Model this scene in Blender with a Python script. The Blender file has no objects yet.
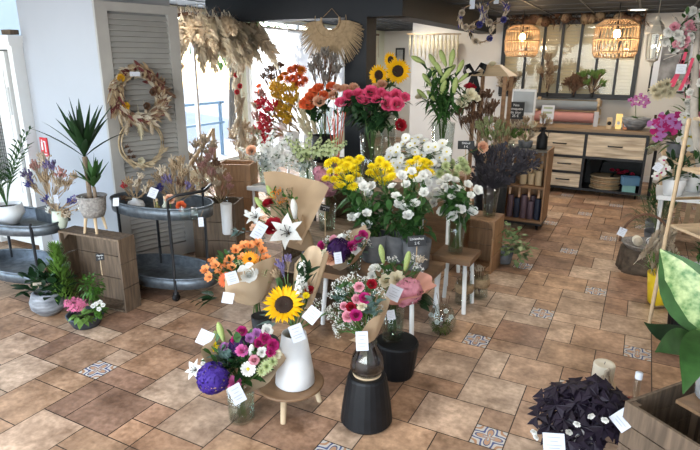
import bpy, math, random
from mathutils import Vector as V, Matrix
R = random.Random(7)
sc = bpy.context.scene
COL = sc.collection
PI = math.pi
# ---------------------------------------------------------------- camera
FPX, PITCH, ROLL, YAW, H = 552., math.radians(16.47), math.radians(.34), math.radians(27.41), 1.75
_f = V((0, math.cos(PITCH), -math.sin(PITCH))); _u = V((0, math.sin(PITCH), math.cos(PITCH))); _r = V((1, 0, 0))
_r, _u = _r*math.cos(ROLL)+_u*math.sin(ROLL), _u*math.cos(ROLL)-_r*math.sin(ROLL)
_Z = Matrix.Rotation(YAW, 3, 'Z'); CF, CU, CR = _Z@_f, _Z@_u, _Z@_r
EYE = V((0, 0, H))
cd = bpy.data.cameras.new('camera'); cam = bpy.data.objects.new('camera', cd); COL.objects.link(cam)
cd.sensor_width = 36; cd.lens = FPX/700*36; cd.clip_start = .05; cd.clip_end = 200
m = Matrix((CR, CU, -CF)).transposed().to_4x4(); m.translation = EYE; cam.matrix_world = m
sc.camera = cam

def ray(px, py): return CF+CR*((px-350)/FPX)-CU*((py-225)/FPX)
def P(px, py, y):
    d = ray(px, py); return EYE+d*(y/d.y)
def PX(px, py, x):
    d = ray(px, py); return EYE+d*(x/d.x)
def G(px, py, z=0):
    d = ray(px, py); return EYE+d*((z-H)/d.z)

# ---------------------------------------------------------------- materials
MATS = {}
def mat(name, c, rough=.6, metal=0, noise=0, scale=12, c2=None, trans=0, bump=0, sub=0, emit=None, es=0, stretch=None, ior=1.45, alpha=1, spec=.5):
    if name in MATS: return MATS[name]
    m = bpy.data.materials.new(name); m.use_nodes = True; nt = m.node_tree; b = nt.nodes['Principled BSDF']
    b.inputs['Base Color'].default_value = (*c, 1); b.inputs['Roughness'].default_value = rough
    b.inputs['Metallic'].default_value = metal; b.inputs['Transmission Weight'].default_value = trans
    b.inputs['IOR'].default_value = ior; b.inputs['Alpha'].default_value = alpha; b.inputs['Specular IOR Level'].default_value = spec
    if sub:
        # thin petals and leaves let light through
        tr = nt.nodes.new('ShaderNodeBsdfTranslucent'); mx = nt.nodes.new('ShaderNodeMixShader'); mx.inputs[0].default_value = sub
        tr.inputs[0].default_value = (*c, 1)
        nt.links.new(b.outputs[0], mx.inputs[1]); nt.links.new(tr.outputs[0], mx.inputs[2]); nt.links.new(mx.outputs[0], nt.nodes['Material Output'].inputs[0])
    if noise or c2 or bump:
        tc = nt.nodes.new('ShaderNodeTexCoord'); mp = nt.nodes.new('ShaderNodeMapping'); n = nt.nodes.new('ShaderNodeTexNoise')
        n.inputs['Scale'].default_value = scale; n.inputs['Detail'].default_value = 4
        if stretch: mp.inputs['Scale'].default_value = stretch
        nt.links.new(tc.outputs['Object'], mp.inputs[0]); nt.links.new(mp.outputs[0], n.inputs[0])
        if noise or c2:
            r = nt.nodes.new('ShaderNodeValToRGB'); d = c2 or tuple(v*(1-noise) for v in c)
            r.color_ramp.elements[0].position = .32; r.color_ramp.elements[1].position = .68
            r.color_ramp.elements[0].color = (*d, 1); r.color_ramp.elements[1].color = (*c, 1)
            nt.links.new(n.outputs[0], r.inputs[0]); nt.links.new(r.outputs[0], b.inputs['Base Color'])
            if sub: nt.links.new(r.outputs[0], tr.inputs[0])
        if bump:
            bp = nt.nodes.new('ShaderNodeBump'); bp.inputs['Strength'].default_value = bump; bp.inputs['Distance'].default_value = .01
            nt.links.new(n.outputs[0], bp.inputs['Height']); nt.links.new(bp.outputs[0], b.inputs['Normal'])
    if emit:
        b.inputs['Emission Color'].default_value = (*emit, 1); b.inputs['Emission Strength'].default_value = es
    MATS[name] = m; return m

def petal(name, c, c2=None): return mat(name, c, .55, noise=.2, scale=25, c2=c2, sub=.3, spec=.25)
def leafm(name, c, c2=None, rough=.45): return mat(name, c, rough, noise=.4, scale=18, c2=c2, sub=.2, spec=.35)
WHITE = mat('white_paint', (.72, .73, .73), .5, noise=.06, scale=3)
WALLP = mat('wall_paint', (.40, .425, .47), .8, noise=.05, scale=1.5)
WALLB = mat('wall_back_paint', (.66, .64, .61), .8, noise=.05, scale=1.5)
CREAM = mat('cream_paint', (.70, .72, .58), .7, noise=.05, scale=2)
NAVY = mat('navy_paint', (.006, .009, .014), .6, noise=.2, scale=2)
CEIL = mat('ceiling_dark', (.014, .017, .023), .75, noise=.2, scale=1.2)
CGRID = mat('ceiling_bar', (.055, .062, .075), .5, noise=.1)
BLACK = mat('black_metal', (.012, .013, .016), .45, noise=.3, scale=30)
BLACKM = mat('black_matte', (.008, .0085, .010), .5, noise=.3, scale=20, bump=.1, spec=.3)
GALV = mat('galvanised', (.15, .175, .20), .45, .55, noise=.45, scale=22)
GREY = mat('grey_shutter', (.36, .35, .33), .55, noise=.08, scale=9)
WOODD = mat('wood_dark', (.17, .118, .078), .75, noise=.5, scale=5, stretch=(9, 9, 1), bump=.3)
WOODM = mat('wood_mid', (.34, .19, .095), .6, noise=.35, scale=5, stretch=(1, 6, 6), bump=.15)
WOODV = mat('wood_upright', (.36, .20, .10), .6, noise=.35, scale=5, stretch=(8, 8, 1), bump=.15)
WOODC = mat('wood_crate_worn', (.30, .215, .14), .75, noise=.5, scale=5, stretch=(2, 8, 8), bump=.25)
WOODL = mat('wood_pale', (.58, .43, .27), .6, noise=.2, scale=4, stretch=(1, 5, 5))
WOODF = mat('drawer_front', (.78, .66, .49), .55, noise=.4, scale=3, stretch=(1, 1, 9), c2=(.36, .27, .18))
WOODS = mat('stool_wood', (.21, .12, .062), .5, noise=.35, scale=4, stretch=(1, 7, 1))
KRAFT = mat('kraft', (.42, .295, .18), .75, noise=.15, scale=6, sub=.12)
KRAFT2 = mat('kraft_pale', (.52, .385, .25), .75, noise=.12, scale=6, sub=.12)
PINKP = mat('pink_paper', (.75, .38, .30), .7, noise=.1, sub=.2)
CARD = mat('card', (.56, .59, .66), .6, noise=.03)
INK = mat('ink', (.34, .36, .42), .7, noise=.05)
SLATE = mat('slate', (.012, .013, .015), .6, noise=.2)
CHALK = mat('chalk', (.75, .75, .75), .8, noise=.1)
def thin_glass(name, tint, refl=.35, base=.03):
    # a thin clear wall: lets light straight through and mirrors at grazing angles
    m = bpy.data.materials.new(name); m.use_nodes = True; nt = m.node_tree; N = nt.nodes; N.remove(N['Principled BSDF'])
    t = N.new('ShaderNodeBsdfTransparent'); t.inputs[0].default_value = (*tint, 1); g = N.new('ShaderNodeBsdfGlossy'); g.inputs['Roughness'].default_value = .03; lw = N.new('ShaderNodeLayerWeight'); lw.inputs[0].default_value = .25
    r = N.new('ShaderNodeMapRange'); r.inputs['To Min'].default_value = base; r.inputs['To Max'].default_value = refl; x = N.new('ShaderNodeMixShader')
    nt.links.new(lw.outputs['Facing'], r.inputs[0]); nt.links.new(r.outputs[0], x.inputs[0]); nt.links.new(t.outputs[0], x.inputs[1]); nt.links.new(g.outputs[0], x.inputs[2]); nt.links.new(x.outputs[0], N['Material Output'].inputs[0]); MATS[name] = m; return m
GLASS = thin_glass('glass', (.93, .96, .95))
SMOKE = thin_glass('smoked_glass', (.55, .56, .58), .5, .06)
WATER = thin_glass('water', (.86, .92, .86), .25, .02)
CERW = mat('ceramic_white', (.68, .69, .70), .45, noise=.05)
CERG = mat('pot_grey', (.15, .16, .175), .6, noise=.4, scale=14, bump=.3)
MARB = mat('pot_marbled', (.30, .31, .33), .5, c2=(.07, .075, .085), scale=9, stretch=(1, 1, 4), bump=.3)
BASK = mat('basket_grey', (.32, .30, .28), .8, noise=.5, scale=60, bump=.5)
MINT = mat('mint_ceramic', (.50, .55, .45), .5, noise=.1)
DBOWL = mat('bowl_dark', (.035, .045, .06), .5, noise=.3)
SOIL = mat('soil', (.05, .035, .025), .9, noise=.5, scale=60)
RATT = mat('rattan', (.50, .33, .18), .6, noise=.3, scale=30)
RAFF = mat('raffia', (.52, .40, .25), .8, noise=.3, scale=30)
JUTE = mat('jute', (.40, .28, .16), .9, noise=.4, scale=40)
GREEN = leafm('leaf_green', (.045, .12, .03)); GREENL = leafm('leaf_light', (.15, .27, .06)); GREEND = leafm('leaf_dark', (.018, .055, .018))
EUC = leafm('leaf_eucalyptus', (.16, .25, .22)); STEM = leafm('stem_green', (.10, .19, .05)); IVY = leafm('leaf_ivy', (.10, .20, .07), (.36, .42, .22))
DIEF = mat('leaf_dieffenbachia', (.45, .54, .25), .4, c2=(.04, .15, .03), scale=32, sub=.1)
OXA = leafm('leaf_oxalis', (.022, .014, .028), (.012, .008, .016), .5)
CONIF = leafm('leaf_conifer', (.14, .27, .045)); BOX = leafm('leaf_boxwood', (.07, .18, .025))
DRY = petal('dried_beige', (.48, .35, .22)); DRYP = petal('dried_pale', (.66, .56, .43)); DRYB = petal('dried_brown', (.20, .11, .07))
DRYPK = petal('dried_pink', (.55, .30, .27)); DRYR = petal('dried_red', (.55, .05, .06)); DRYO = petal('dried_orange', (.80, .25, .02)); DRYY = petal('dried_yellow', (.80, .48, .04))
LAV = petal('lavender', (.22, .18, .36)); BLUED = petal('dried_blue', (.07, .07, .28)); BROOM = mat('dark_broom', (.045, .04, .05), .8, noise=.4, scale=30)
PW = petal('petal_white', (.84, .84, .80)); PCR = petal('petal_cream', (.80, .74, .55)); PY = petal('petal_yellow', (.92, .74, .02)); PSUN = petal('petal_sunflower', (.92, .52, .005))
PHOT = petal('petal_hot_pink', (.76, .10, .22)); PPK = petal('petal_pink', (.78, .36, .44)); PMAG = petal('petal_magenta', (.52, .03, .20)); PRED = petal('petal_red', (.36, .012, .025))
POR = petal('petal_orange', (.80, .17, .06)); PPE = petal('petal_peach', (.84, .50, .34)); PALS = petal('petal_alstroemeria', (.82, .24, .07), (.90, .42, .16)); PPUR = petal('petal_purple', (.075, .035, .30))
PDP = petal('petal_dark_purple', (.05, .015, .09)); PGER = petal('petal_gerbera', (.92, .36, .02)); PLIL = petal('petal_lilac', (.55, .22, .55)); PCAR = petal('petal_carnation', (.80, .20, .50))
LBUD = petal('lily_bud', (.27, .38, .09), (.52, .58, .26))
PAMP = mat('pampas_plume', (.74, .64, .50), .8, noise=.2, scale=20, sub=.5, spec=.1); PAMPC = mat('pampas_cream', (.82, .75, .62), .8, noise=.12, scale=20, sub=.5, spec=.1); DISC = mat('flower_disc', (.035, .014, .006), .8, noise=.6, scale=120, bump=.6); EYEY = mat('flower_eye', (.62, .50, .05), .8, noise=.2)
TERR = mat('terracotta_moss', (.30, .17, .09), .8, noise=.5); MOSS = leafm('moss', (.10, .14, .03), None, .9)
CANDLE = mat('candle_beige', (.55, .42, .26), .5, noise=.05); CANDW = mat('candle_cream', (.78, .72, .58), .45, noise=.04, sub=.15); CANDP = mat('candle_plum', (.13, .085, .105), .5, noise=.1); CANDN = mat('candle_navy', (.022, .03, .055), .5, noise=.1)

# ---------------------------------------------------------------- mesh builder
class MB:
    def __init__(s): s.v = []; s.f = []; s.mi = []; s.cm = 0
    def m(s, i): s.cm = i; return s
    def add(s, vs, fs):
        o = len(s.v); s.v += [tuple(v) for v in vs]
        for f in fs: s.f.append(tuple(i+o for i in f)); s.mi.append(s.cm)
        return s
    def box(s, c, d, rz=0, M=None):
        c = V(c); q = Matrix.Rotation(rz, 3, 'Z') if M is None else M
        vs = [c+q@V((x*d[0]/2, y*d[1]/2, z*d[2]/2)) for x in (-1, 1) for y in (-1, 1) for z in (-1, 1)]
        return s.add(vs, [(0, 1, 3, 2), (4, 6, 7, 5), (0, 4, 5, 1), (2, 3, 7, 6), (0, 2, 6, 4), (1, 5, 7, 3)])
    def tube(s, pts, r, n=6, cap=True):
        pts = [V(p) for p in pts]; rs = r if isinstance(r, (list, tuple)) else [r]*len(pts)
        vs = []; fs = []; up = None
        for i, p in enumerate(pts):
            t = (pts[min(i+1, len(pts)-1)]-pts[max(i-1, 0)])
            t = t.normalized() if t.length > 1e-9 else V((0, 0, 1))
            if up is None: up = V((0, 0, 1)) if abs(t.z) < .9 else V((1, 0, 0))
            a = t.cross(up)
            if a.length < 1e-4: a = t.cross(V((0, 1, 0)))
            a.normalize(); b = t.cross(a); up = a.cross(t) if False else up
            for k in range(n):
                q = 2*PI*k/n; vs.append(p+(a*math.cos(q)+b*math.sin(q))*rs[i])
        for i in range(len(pts)-1):
            for k in range(n):
                fs.append((i*n+k, i*n+(k+1) % n, (i+1)*n+(k+1) % n, (i+1)*n+k))
        if cap and n > 2: fs += [tuple(range(n)), tuple(range((len(pts)-1)*n, len(pts)*n))]
        return s.add(vs, fs)
    def lathe(s, prof, c=(0, 0, 0), n=24, sx=1, sy=1, wob=None, M=None, rz=0):
        c = V(c); vs = []; fs = []
        for (r, z) in prof:
            for k in range(n):
                q = 2*PI*k/n; w = wob(q, z) if wob else 1
                p = V((r*w*math.cos(q)*sx, r*w*math.sin(q)*sy, z))
                if rz: p = Matrix.Rotation(rz, 3, 'Z')@p
                if M is not None: p = M@p
                vs.append(c+p)
        for i in range(len(prof)-1):
            for k in range(n): fs.append((i*n+k, i*n+(k+1) % n, (i+1)*n+(k+1) % n, (i+1)*n+k))
        if prof[0][0] > 1e-4: fs.append(tuple(reversed(range(n))))
        if prof[-1][0] > 1e-4 and prof[-1] != prof[0] and getattr(s, 'capend', True): fs.append(tuple(range((len(prof)-1)*n, len(prof)*n)))
        return s.add(vs, fs)
    def ball(s, c, r, n=8, sz=1, M=None):
        k = max(3, n//2); pr = [(max(1e-5, r*math.sin(PI*i/k)), -r*sz*math.cos(PI*i/k)) for i in range(k+1)]
        return s.lathe(pr, c, n, M=M)
    def strip(s, pts, ws, side, dip=0, nrm=None):
        # three vertices across: a leaf or petal along pts with widths ws
        vs = []; fs = []; side = V(side)
        for i, (p, w) in enumerate(zip(pts, ws)):
            p = V(p); d = (nrm if nrm is not None else V((0, 0, 1)))*(-dip*w)
            vs += [p-side*w, p+d, p+side*w]
        for i in range(len(pts)-1):
            a = 3*i; fs += [(a, a+1, a+4, a+3), (a+1, a+2, a+5, a+4)]
        return s.add(vs, fs)
    def leaf(s, p, d, L, W, droop=.3, dip=.25, n=4, up=None):
        p = V(p); d = V(d).normalized(); u = V((0, 0, 1)) if up is None else V(up)
        sd = d.cross(u)
        if sd.length < .05: sd = d.cross(V((R.random()-.5, R.random()-.5, .1)))
        sd.normalize(); nn = sd.cross(d)
        pts = []; ws = []
        for i in range(n+1):
            t = i/n; pts.append(p+d*(L*t)-nn*0+V((0, 0, -droop*L*t*t))); ws.append(W/2*max(.04, math.sin(PI*min(1, .06+.94*t)**.75)))
        return s.strip(pts, ws, sd, dip, nn)
    def petal(s, phi, L, W, r0, z0, a0, a1, n=4, dip=.2, tip=.0, jit=0, wp=.8):
        # petal from (r0,z0) at azimuth phi; pitch a0->a1 (0 = up, 90 = out), degrees
        cr = V((math.cos(phi), math.sin(phi), 0)); sd = V((-math.sin(phi), math.cos(phi), 0)); r, z = r0, z0; vs = []; fs = []
        for i in range(n+1):
            t = i/n; a = math.radians(a0+(a1-a0)*t); w = W/2*((math.sin(PI*(.14+.52*t)) if t < .99 else .56) if tip >= .09 else (math.sin(PI*min(1, (.10+.9*t))**wp) if t < 1 else .04))
            nn = cr*(-math.cos(a))+V((0, 0, math.sin(a)))
            p = cr*r+V((0, 0, z)); j = lambda: V((R.uniform(-jit, jit), R.uniform(-jit, jit), R.uniform(-jit, jit)))
            vs += [p-sd*w+j()+nn*dip*w, p+j(), p+sd*w+j()+nn*dip*w]
            r += math.sin(a)*L/n; z += math.cos(a)*L/n
        for i in range(n):
            q = 3*i; fs += [(q, q+1, q+4, q+3), (q+1, q+2, q+5, q+4)]
        return s.add(vs, fs)
    def merge(s, o, M):
        b = len(s.v); s.v += [tuple(M@V(v)) for v in o.v]
        s.f += [tuple(i+b for i in f) for f in o.f]; s.mi += [x+s.cm for x in o.mi]; return s
    def mesh(s, name, mats, org=(0, 0, 0), smooth=True):
        me = bpy.data.meshes.new(name); o = V(org)
        me.from_pydata([tuple(V(v)-o) for v in s.v], [], s.f)
        for x in (mats if isinstance(mats, (list, tuple)) else [mats]): me.materials.append(x)
        me.polygons.foreach_set('material_index', s.mi)
        if smooth: me.polygons.foreach_set('use_smooth', [True]*len(s.f))
        me.update(); return me

ROOTLOC = {}
def tag(o, label, cat, group=None, kind=None):
    if label: o['label'] = label
    if cat: o['category'] = cat
    if group: o['group'] = group
    if kind: o['kind'] = kind
    return o
def T(name, label, cat, loc, group=None):
    o = bpy.data.objects.new(name, None); COL.objects.link(o); o.location = loc; o.empty_display_size = .05
    ROOTLOC[o.name] = V(loc); return tag(o, label, cat, group)
def _parent(o, p):
    o.parent = p; ROOTLOC[o.name] = V(ROOTLOC[p.name])
def part(mb, name, mats, parent, smooth=True, label=None, kind=None):
    org = ROOTLOC[parent.name]
    o = bpy.data.objects.new(name, mb.mesh(name, mats, org, smooth)); COL.objects.link(o); _parent(o, parent)
    if label: o['label'] = label
    if kind: o['kind'] = kind
    return o
def solo(mb, name, mats, label, cat, loc, group=None, smooth=True, kind=None):
    o = bpy.data.objects.new(name, mb.mesh(name, mats, loc, smooth)); COL.objects.link(o); o.location = loc
    ROOTLOC[o.name] = V(loc); return tag(o, label, cat, group, kind)
def struct(mb, name, mats, smooth=False):
    o = bpy.data.objects.new(name, mb.mesh(name, mats, (0, 0, 0), smooth)); COL.objects.link(o); o['kind'] = 'structure'; ROOTLOC[o.name] = V((0, 0, 0)); return o
def inst(me, name, parent, loc, nrm=(0, 0, 1), s=1., spin=None, label=None):
    o = bpy.data.objects.new(name, me); COL.objects.link(o); o.parent = parent
    q = V(nrm).normalized().to_track_quat('Z', 'Y').to_matrix()@Matrix.Rotation(R.uniform(0, 6.28) if spin is None else spin, 3, 'Z')
    o.matrix_local = Matrix.LocRotScale(V(loc)-ROOTLOC[parent.name], q, V((s, s, s)) if not isinstance(s, tuple) else V(s))
    ROOTLOC[o.name] = V(ROOTLOC[parent.name])
    if label: o['label'] = label
    return o
def rv(a=1): return V((R.uniform(-a, a), R.uniform(-a, a), R.uniform(-a, a)))
def tocam(p): return (EYE-V(p)).normalized()
def frame(n, up=(0, 0, 1)):
    # rotation with Z along n and Y near up
    n = V(n).normalized(); x = V(up).cross(n).normalized(); y = n.cross(x); return Matrix((x, y, n)).transposed()

# ---------------------------------------------------------------- flower heads (unit radius, facing +Z)
HEADS = {}
def head(kind, m_, m2=None):
    key = (kind, m_.name, m2.name if m2 else '')
    if key in HEADS: return HEADS[key]
    b = MB(); rr = R.random
    if kind == 'rose':
        for l, (n, r0, a0, a1, L, W) in enumerate([(3, .05, 2, -18, .75, .5), (4, .16, 5, -5, .8, .65), (5, .28, 10, 12, .85, .8), (5, .36, 22, 40, .9, .95), (6, .38, 38, 85, .9, 1.0)]):
            for k in range(n): b.petal(2*PI*(k+.37*l)/n, L, W, r0, -.25-.06*l, a0, a1, 4, .25, .35, .03, .7)
        b.ball((0, 0, -.3), .3, 6)
    elif kind == 'lisianthus':
        for l, (n, r0, a0, a1, L, W) in enumerate([(4, .08, 8, 5, .8, .6), (5, .2, 25, 40, .95, .9), (5, .25, 45, 80, 1.0, 1.0)]):
            for k in range(n): b.petal(2*PI*(k+.4*l)/n, L, W, r0, -.4, a0, a1, 4, .2, .4, .04, .65)
    elif kind == 'daisy':
        for k in range(14): b.petal(2*PI*k/14, .85, .40, .16, 0, 62+8*rr(), 90, 3, .1, .1)
        b.m(1); b.ball((0, 0, .03), .22, 8, .5)
    elif kind == 'gerbera':
        for l in range(2):
            for k in range(18): b.petal(2*PI*(k+.5*l)/18, .85-.25*l, .24, .18, .03*l, 72-14*l, 92, 3, .1, .15)
        b.m(1); b.ball((0, 0, .05), .26, 8, .5)
    elif kind == 'sunflower':
        for l in range(2):
            for k in range(19): b.petal(2*PI*(k+.5*l)/19+R.uniform(-.06, .06), .62+.1*rr(), .2, .42, .02*l, 70-16*l, 100-12*l+14*rr(), 4, .2, .02, .012, .9)
        b.m(1); b.lathe([(.001, .10), (.18, .09), (.2, .13), (.40, .13), (.50, .05), (.48, -.1), (.1, -.2)], n=20)
    elif kind == 'mum':
        for l, (n, a0, a1, L) in enumerate([(5, 0, -15, .5), (8, 10, 5, .65), (11, 25, 35, .8), (13, 45, 70, .9), (13, 70, 105, .95)]):
            for k in range(n): b.petal(2*PI*(k+.3*l)/n, L, .3, .06+.05*l, -.3, a0, a1, 3, .3, .3, .03)
    elif kind == 'carnation':
        for l in range(5):
            for k in range(8): b.petal(2*PI*(k+.3*l)/8, .8, .6, .05+.04*l, -.4, 8+14*l, 15+20*l, 3, .1, .75, .07)
    elif kind == 'lily':
        for k in range(6): b.petal(2*PI*k/6+.1*rr(), 1.2, .66 if k % 2 else .46, .06, -.2, 22, 112, 6, .22, .02, .012, .8)
        b.m(1)
        for k in range(6):
            q = 2*PI*k/6+.3; b.tube([(0, 0, -.2), (.12*math.cos(q), .12*math.sin(q), .25), (.3*math.cos(q), .3*math.sin(q), .42)], .018, 4); b.ball((.3*math.cos(q), .3*math.sin(q), .43), .04, 5)
    elif kind == 'bud':
        b.lathe([(.04, -1), (.13, -.85), (.19, -.4), (.245, .1), (.22, .5), (.13, .85), (.02, 1)], n=9, wob=lambda q, z: 1+.1*math.cos(3*q))
    elif kind == 'alstroemeria':
        for k in range(6): b.petal(2*PI*k/6, 1.1, .62 if k % 2 else .45, .05, -.5, 15, 75, 4, .2, .1, .02, .55)
        b.m(1)
        for k in range(4): b.tube([(0, 0, -.4), (.1*math.cos(k*1.6), .1*math.sin(k*1.6), .35)], .02, 3)
    elif kind == 'hydrangea':
        for i in range(95):
            z = 1-1.45*(i+.5)/95; q = i*2.39996; r = math.sqrt(max(0, 1-z*z)); c = V((r*math.cos(q), r*math.sin(q), z*.85))*(.93+.12*rr())
            F = frame(c+rv(.25), (.3, .2, .9)); g = rr()*3
            for k in range(4):
                a = g+k*PI/2; e = V((math.cos(a), math.sin(a), 0)); t = V((-e.y, e.x, 0))
                b.add([c, c+F@(e*.13-t*.12+V((0, 0, .06))), c+F@(e*.25+V((0, 0, -.03))), c+F@(e*.13+t*.12+V((0, 0, .06)))], [(0, 1, 2, 3)])
        b.m(1).ball((0, 0, -.05), .66, 8, .9)
    elif kind == 'stock':      # a flowering spike two units long
        for i in range(26):
            t = i/26; q = i*2.4; r = .32*(1-.65*t); c = V((r*math.cos(q), r*math.sin(q), -1+2*t)); F = frame(V((math.cos(q), math.sin(q), .5)))
            for k in range(5):
                a = k*1.2566; e = V((math.cos(a), math.sin(a), 0)); tt = V((-e.y, e.x, 0)); S = 1-.55*t
                b.add([c, c+F@(e*.14*S-tt*.12*S+V((0, 0, .03))), c+F@(e*.27*S+V((0, 0, .05))), c+F@(e*.14*S+tt*.12*S+V((0, 0, .03)))], [(0, 1, 2, 3)])
        b.m(1); b.tube([(0, 0, -1.3), (0, 0, 1.05)], .04, 5)
    elif kind == 'gyp':        # cloud of tiny flowers
        for i in range(46):
            d = rv(1); d = d.normalized()*(.35+.65*rr()**.5); d.z = abs(d.z)*.9
            b.ball(d, .055+.035*rr(), 5)
            if i % 2 == 0: b.m(1); b.tube([d*.98, d*.45+V((0, 0, -.1)), (0, 0, -.7)], .012, 3, False); b.m(0)
    elif kind == 'orchid':
        for k, (a, W) in enumerate([(PI/2, .55), (PI/2+2.2, .5), (PI/2-2.2, .5), (.05, 1.0), (PI-.05, 1.0)]): b.petal(a, .9, W, .05, 0, 75, 98, 4, .1, .2, .01, .7)
        b.m(1); b.petal(-PI/2, .5, .4, .03, .05, 30, 90, 3, .5, .1); b.ball((0, 0, .08), .12, 6)
    elif kind == 'oxalis':     # three folded triangles on one stalk
        for k in range(3):
            a = 2*PI*k/3; e = V((math.cos(a), math.sin(a), 0)); t = V((-e.y, e.x, 0)); o = V((0, 0, 0))
            mid = e*.8+V((0, 0, -.16)); l = e*.95+t*.62+V((0, 0, -.36)); r = e*.95-t*.62+V((0, 0, -.36)); hl = e*.42+t*.36+V((0, 0, -.10)); hr = e*.42-t*.36+V((0, 0, -.10))
            b.add([o, hl, l, mid, hr, r], [(0, 1, 2, 3), (0, 3, 5, 4)])
    elif kind == 'pampas':     # plume two units long
        for i in range(150):
            t = rr(); q = rr()*6.28; w = .30*math.sin(PI*min(1, .08+.9*t))**.7; p = V((.02*math.cos(q), .02*math.sin(q), -1+1.9*t)); d = V((math.cos(q)*w, math.sin(q)*w, .35+.1*rr()))
            s_ = V((-math.sin(q), math.cos(q), 0))*.03; b.add([p-s_, p+s_, p+d*.6+s_*1.3+V((0, 0, .03)), p+d, p+d*.6-s_*1.3], [(0, 1, 2, 3, 4)])
        b.tube([(0, 0, -1.4), (0, 0, .7)], .02, 4)
    elif kind == 'tuft':       # dried sprig: fine stalks with seeds
        for i in range(22):
            q = rr()*6.28; w = .1+.45*rr(); tip = V((math.cos(q)*w, math.sin(q)*w, .35+.65*rr()))
            b.m(1); b.tube([(0, 0, -1), tip*.4+V((0, 0, -.25)), tip], .013, 3, False); b.m(0)
            for k in range(5):
                c = tip*(1-.09*k)+rv(.05); b.ball(c, .045+.03*rr(), 5, 1.6)
    me = b.mesh(kind, [m_]+([m2] if m2 else [STEM])); HEADS[key] = me; return me
# ================================================================ the setting
XL, XR, YF, YB, YD, ZC = -5.6, 1.35, -1.6, 9.5, 12.5, 2.45
# floor: stone-look tiles in a repeating layout with small patterned inserts
def floor_mats():
    m = bpy.data.materials.new('floor_tile'); m.use_nodes = True; nt = m.node_tree; N = nt.nodes; L = nt.links; b = N['Principled BSDF']
    at = N.new('ShaderNodeVertexColor'); at.layer_name = 'tile'
    tc = N.new('ShaderNodeTexCoord'); n1 = N.new('ShaderNodeTexNoise'); n1.inputs['Scale'].default_value = 5.5; n1.inputs['Detail'].default_value = 6; n1.inputs['Roughness'].default_value = .65
    n2 = N.new('ShaderNodeTexNoise'); n2.inputs['Scale'].default_value = 30; n2.inputs['Detail'].default_value = 5
    L.new(tc.outputs['Object'], n1.inputs[0]); L.new(tc.outputs['Object'], n2.inputs[0])
    r1 = N.new('ShaderNodeValToRGB'); r1.color_ramp.elements[0].position = .3; r1.color_ramp.elements[0].color = (.42, .36, .31, 1); r1.color_ramp.elements[1].position = .68; r1.color_ramp.elements[1].color = (1.25, 1.25, 1.25, 1)
    r2 = N.new('ShaderNodeValToRGB'); r2.color_ramp.elements[0].position = .35; r2.color_ramp.elements[0].color = (.78, .75, .72, 1); r2.color_ramp.elements[1].position = .65; r2.color_ramp.elements[1].color = (1.1, 1.1, 1.1, 1)
    L.new(n1.outputs[0], r1.inputs[0]); L.new(n2.outputs[0], r2.inputs[0])
    x1 = N.new('ShaderNodeMix'); x1.data_type = 'RGBA'; x1.blend_type = 'MULTIPLY'; x1.inputs[0].default_value = 1
    x2 = N.new('ShaderNodeMix'); x2.data_type = 'RGBA'; x2.blend_type = 'MULTIPLY'; x2.inputs[0].default_value = 1
    L.new(at.outputs[0], x1.inputs[6]); L.new(r1.outputs[0], x1.inputs[7]); L.new(x1.outputs[2], x2.inputs[6]); L.new(r2.outputs[0], x2.inputs[7]); L.new(x2.outputs[2], b.inputs['Base Color'])
    rr = N.new('ShaderNodeMapRange'); rr.inputs['To Min'].default_value = .30; rr.inputs['To Max'].default_value = .55; L.new(n1.outputs[0], rr.inputs[0]); L.new(rr.outputs[0], b.inputs['Roughness'])
    bp = N.new('ShaderNodeBump'); bp.inputs['Strength'].default_value = .25; bp.inputs['Distance'].default_value = .004; L.new(n2.outputs[0], bp.inputs['Height']); L.new(bp.outputs[0], b.inputs['Normal'])
    # patterned insert
    d = bpy.data.materials.new('floor_insert'); d.use_nodes = True; nt = d.node_tree; N = nt.nodes; L = nt.links; b = N['Principled BSDF']; b.inputs['Roughness'].default_value = .4
    uv = N.new('ShaderNodeUVMap'); sp = N.new('ShaderNodeSeparateXYZ'); L.new(uv.outputs[0], sp.inputs[0])
    def M(op, a, c=None, v=None):
        q = N.new('ShaderNodeMath'); q.operation = op
        (L.new(a, q.inputs[0]) if not isinstance(a, (int, float)) else setattr(q.inputs[0], 'default_value', a))
        if c is not None: (L.new(c, q.inputs[1]) if not isinstance(c, (int, float)) else setattr(q.inputs[1], 'default_value', c))
        return q.outputs[0]
    x, y = sp.outputs[0], sp.outputs[1]
    rad = M('SQRT', M('ADD', M('MULTIPLY', x, x), M('MULTIPLY', y, y))); ang = M('ARCTAN2', y, x)
    pet = M('MULTIPLY', M('COSINE', M('MULTIPLY', ang, 4.)), .35); k = M('SUBTRACT', rad, M('ADD', pet, .55))
    r = N.new('ShaderNodeValToRGB'); e = r.color_ramp; e.interpolation = 'CONSTANT'
    cols = [(0, (.50, .48, .42)), (.16, (.16, .24, .34)), (.2, (.48, .28, .16)), (.40, (.06, .08, .18)), (.46, (.56, .54, .49)), (.58, (.05, .08, .22)), (.68, (.55, .52, .47)), (.8, (.42, .22, .11)), (.9, (.5, .48, .44))]
    e.elements[0].position, e.elements[0].color = cols[0][0], (*cols[0][1], 1); e.elements[1].position, e.elements[1].color = cols[1][0], (*cols[1][1], 1)
    for p, c in cols[2:]: q = e.elements.new(p); q.color = (*c, 1)
    L.new(M('ADD', M('MULTIPLY', k, .5), .45), r.inputs[0]); L.new(r.outputs[0], b.inputs['Base Color'])
    g = mat('floor_joint', (.06, .045, .035), .8, noise=.3)
    return [m, d, g]
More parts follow.
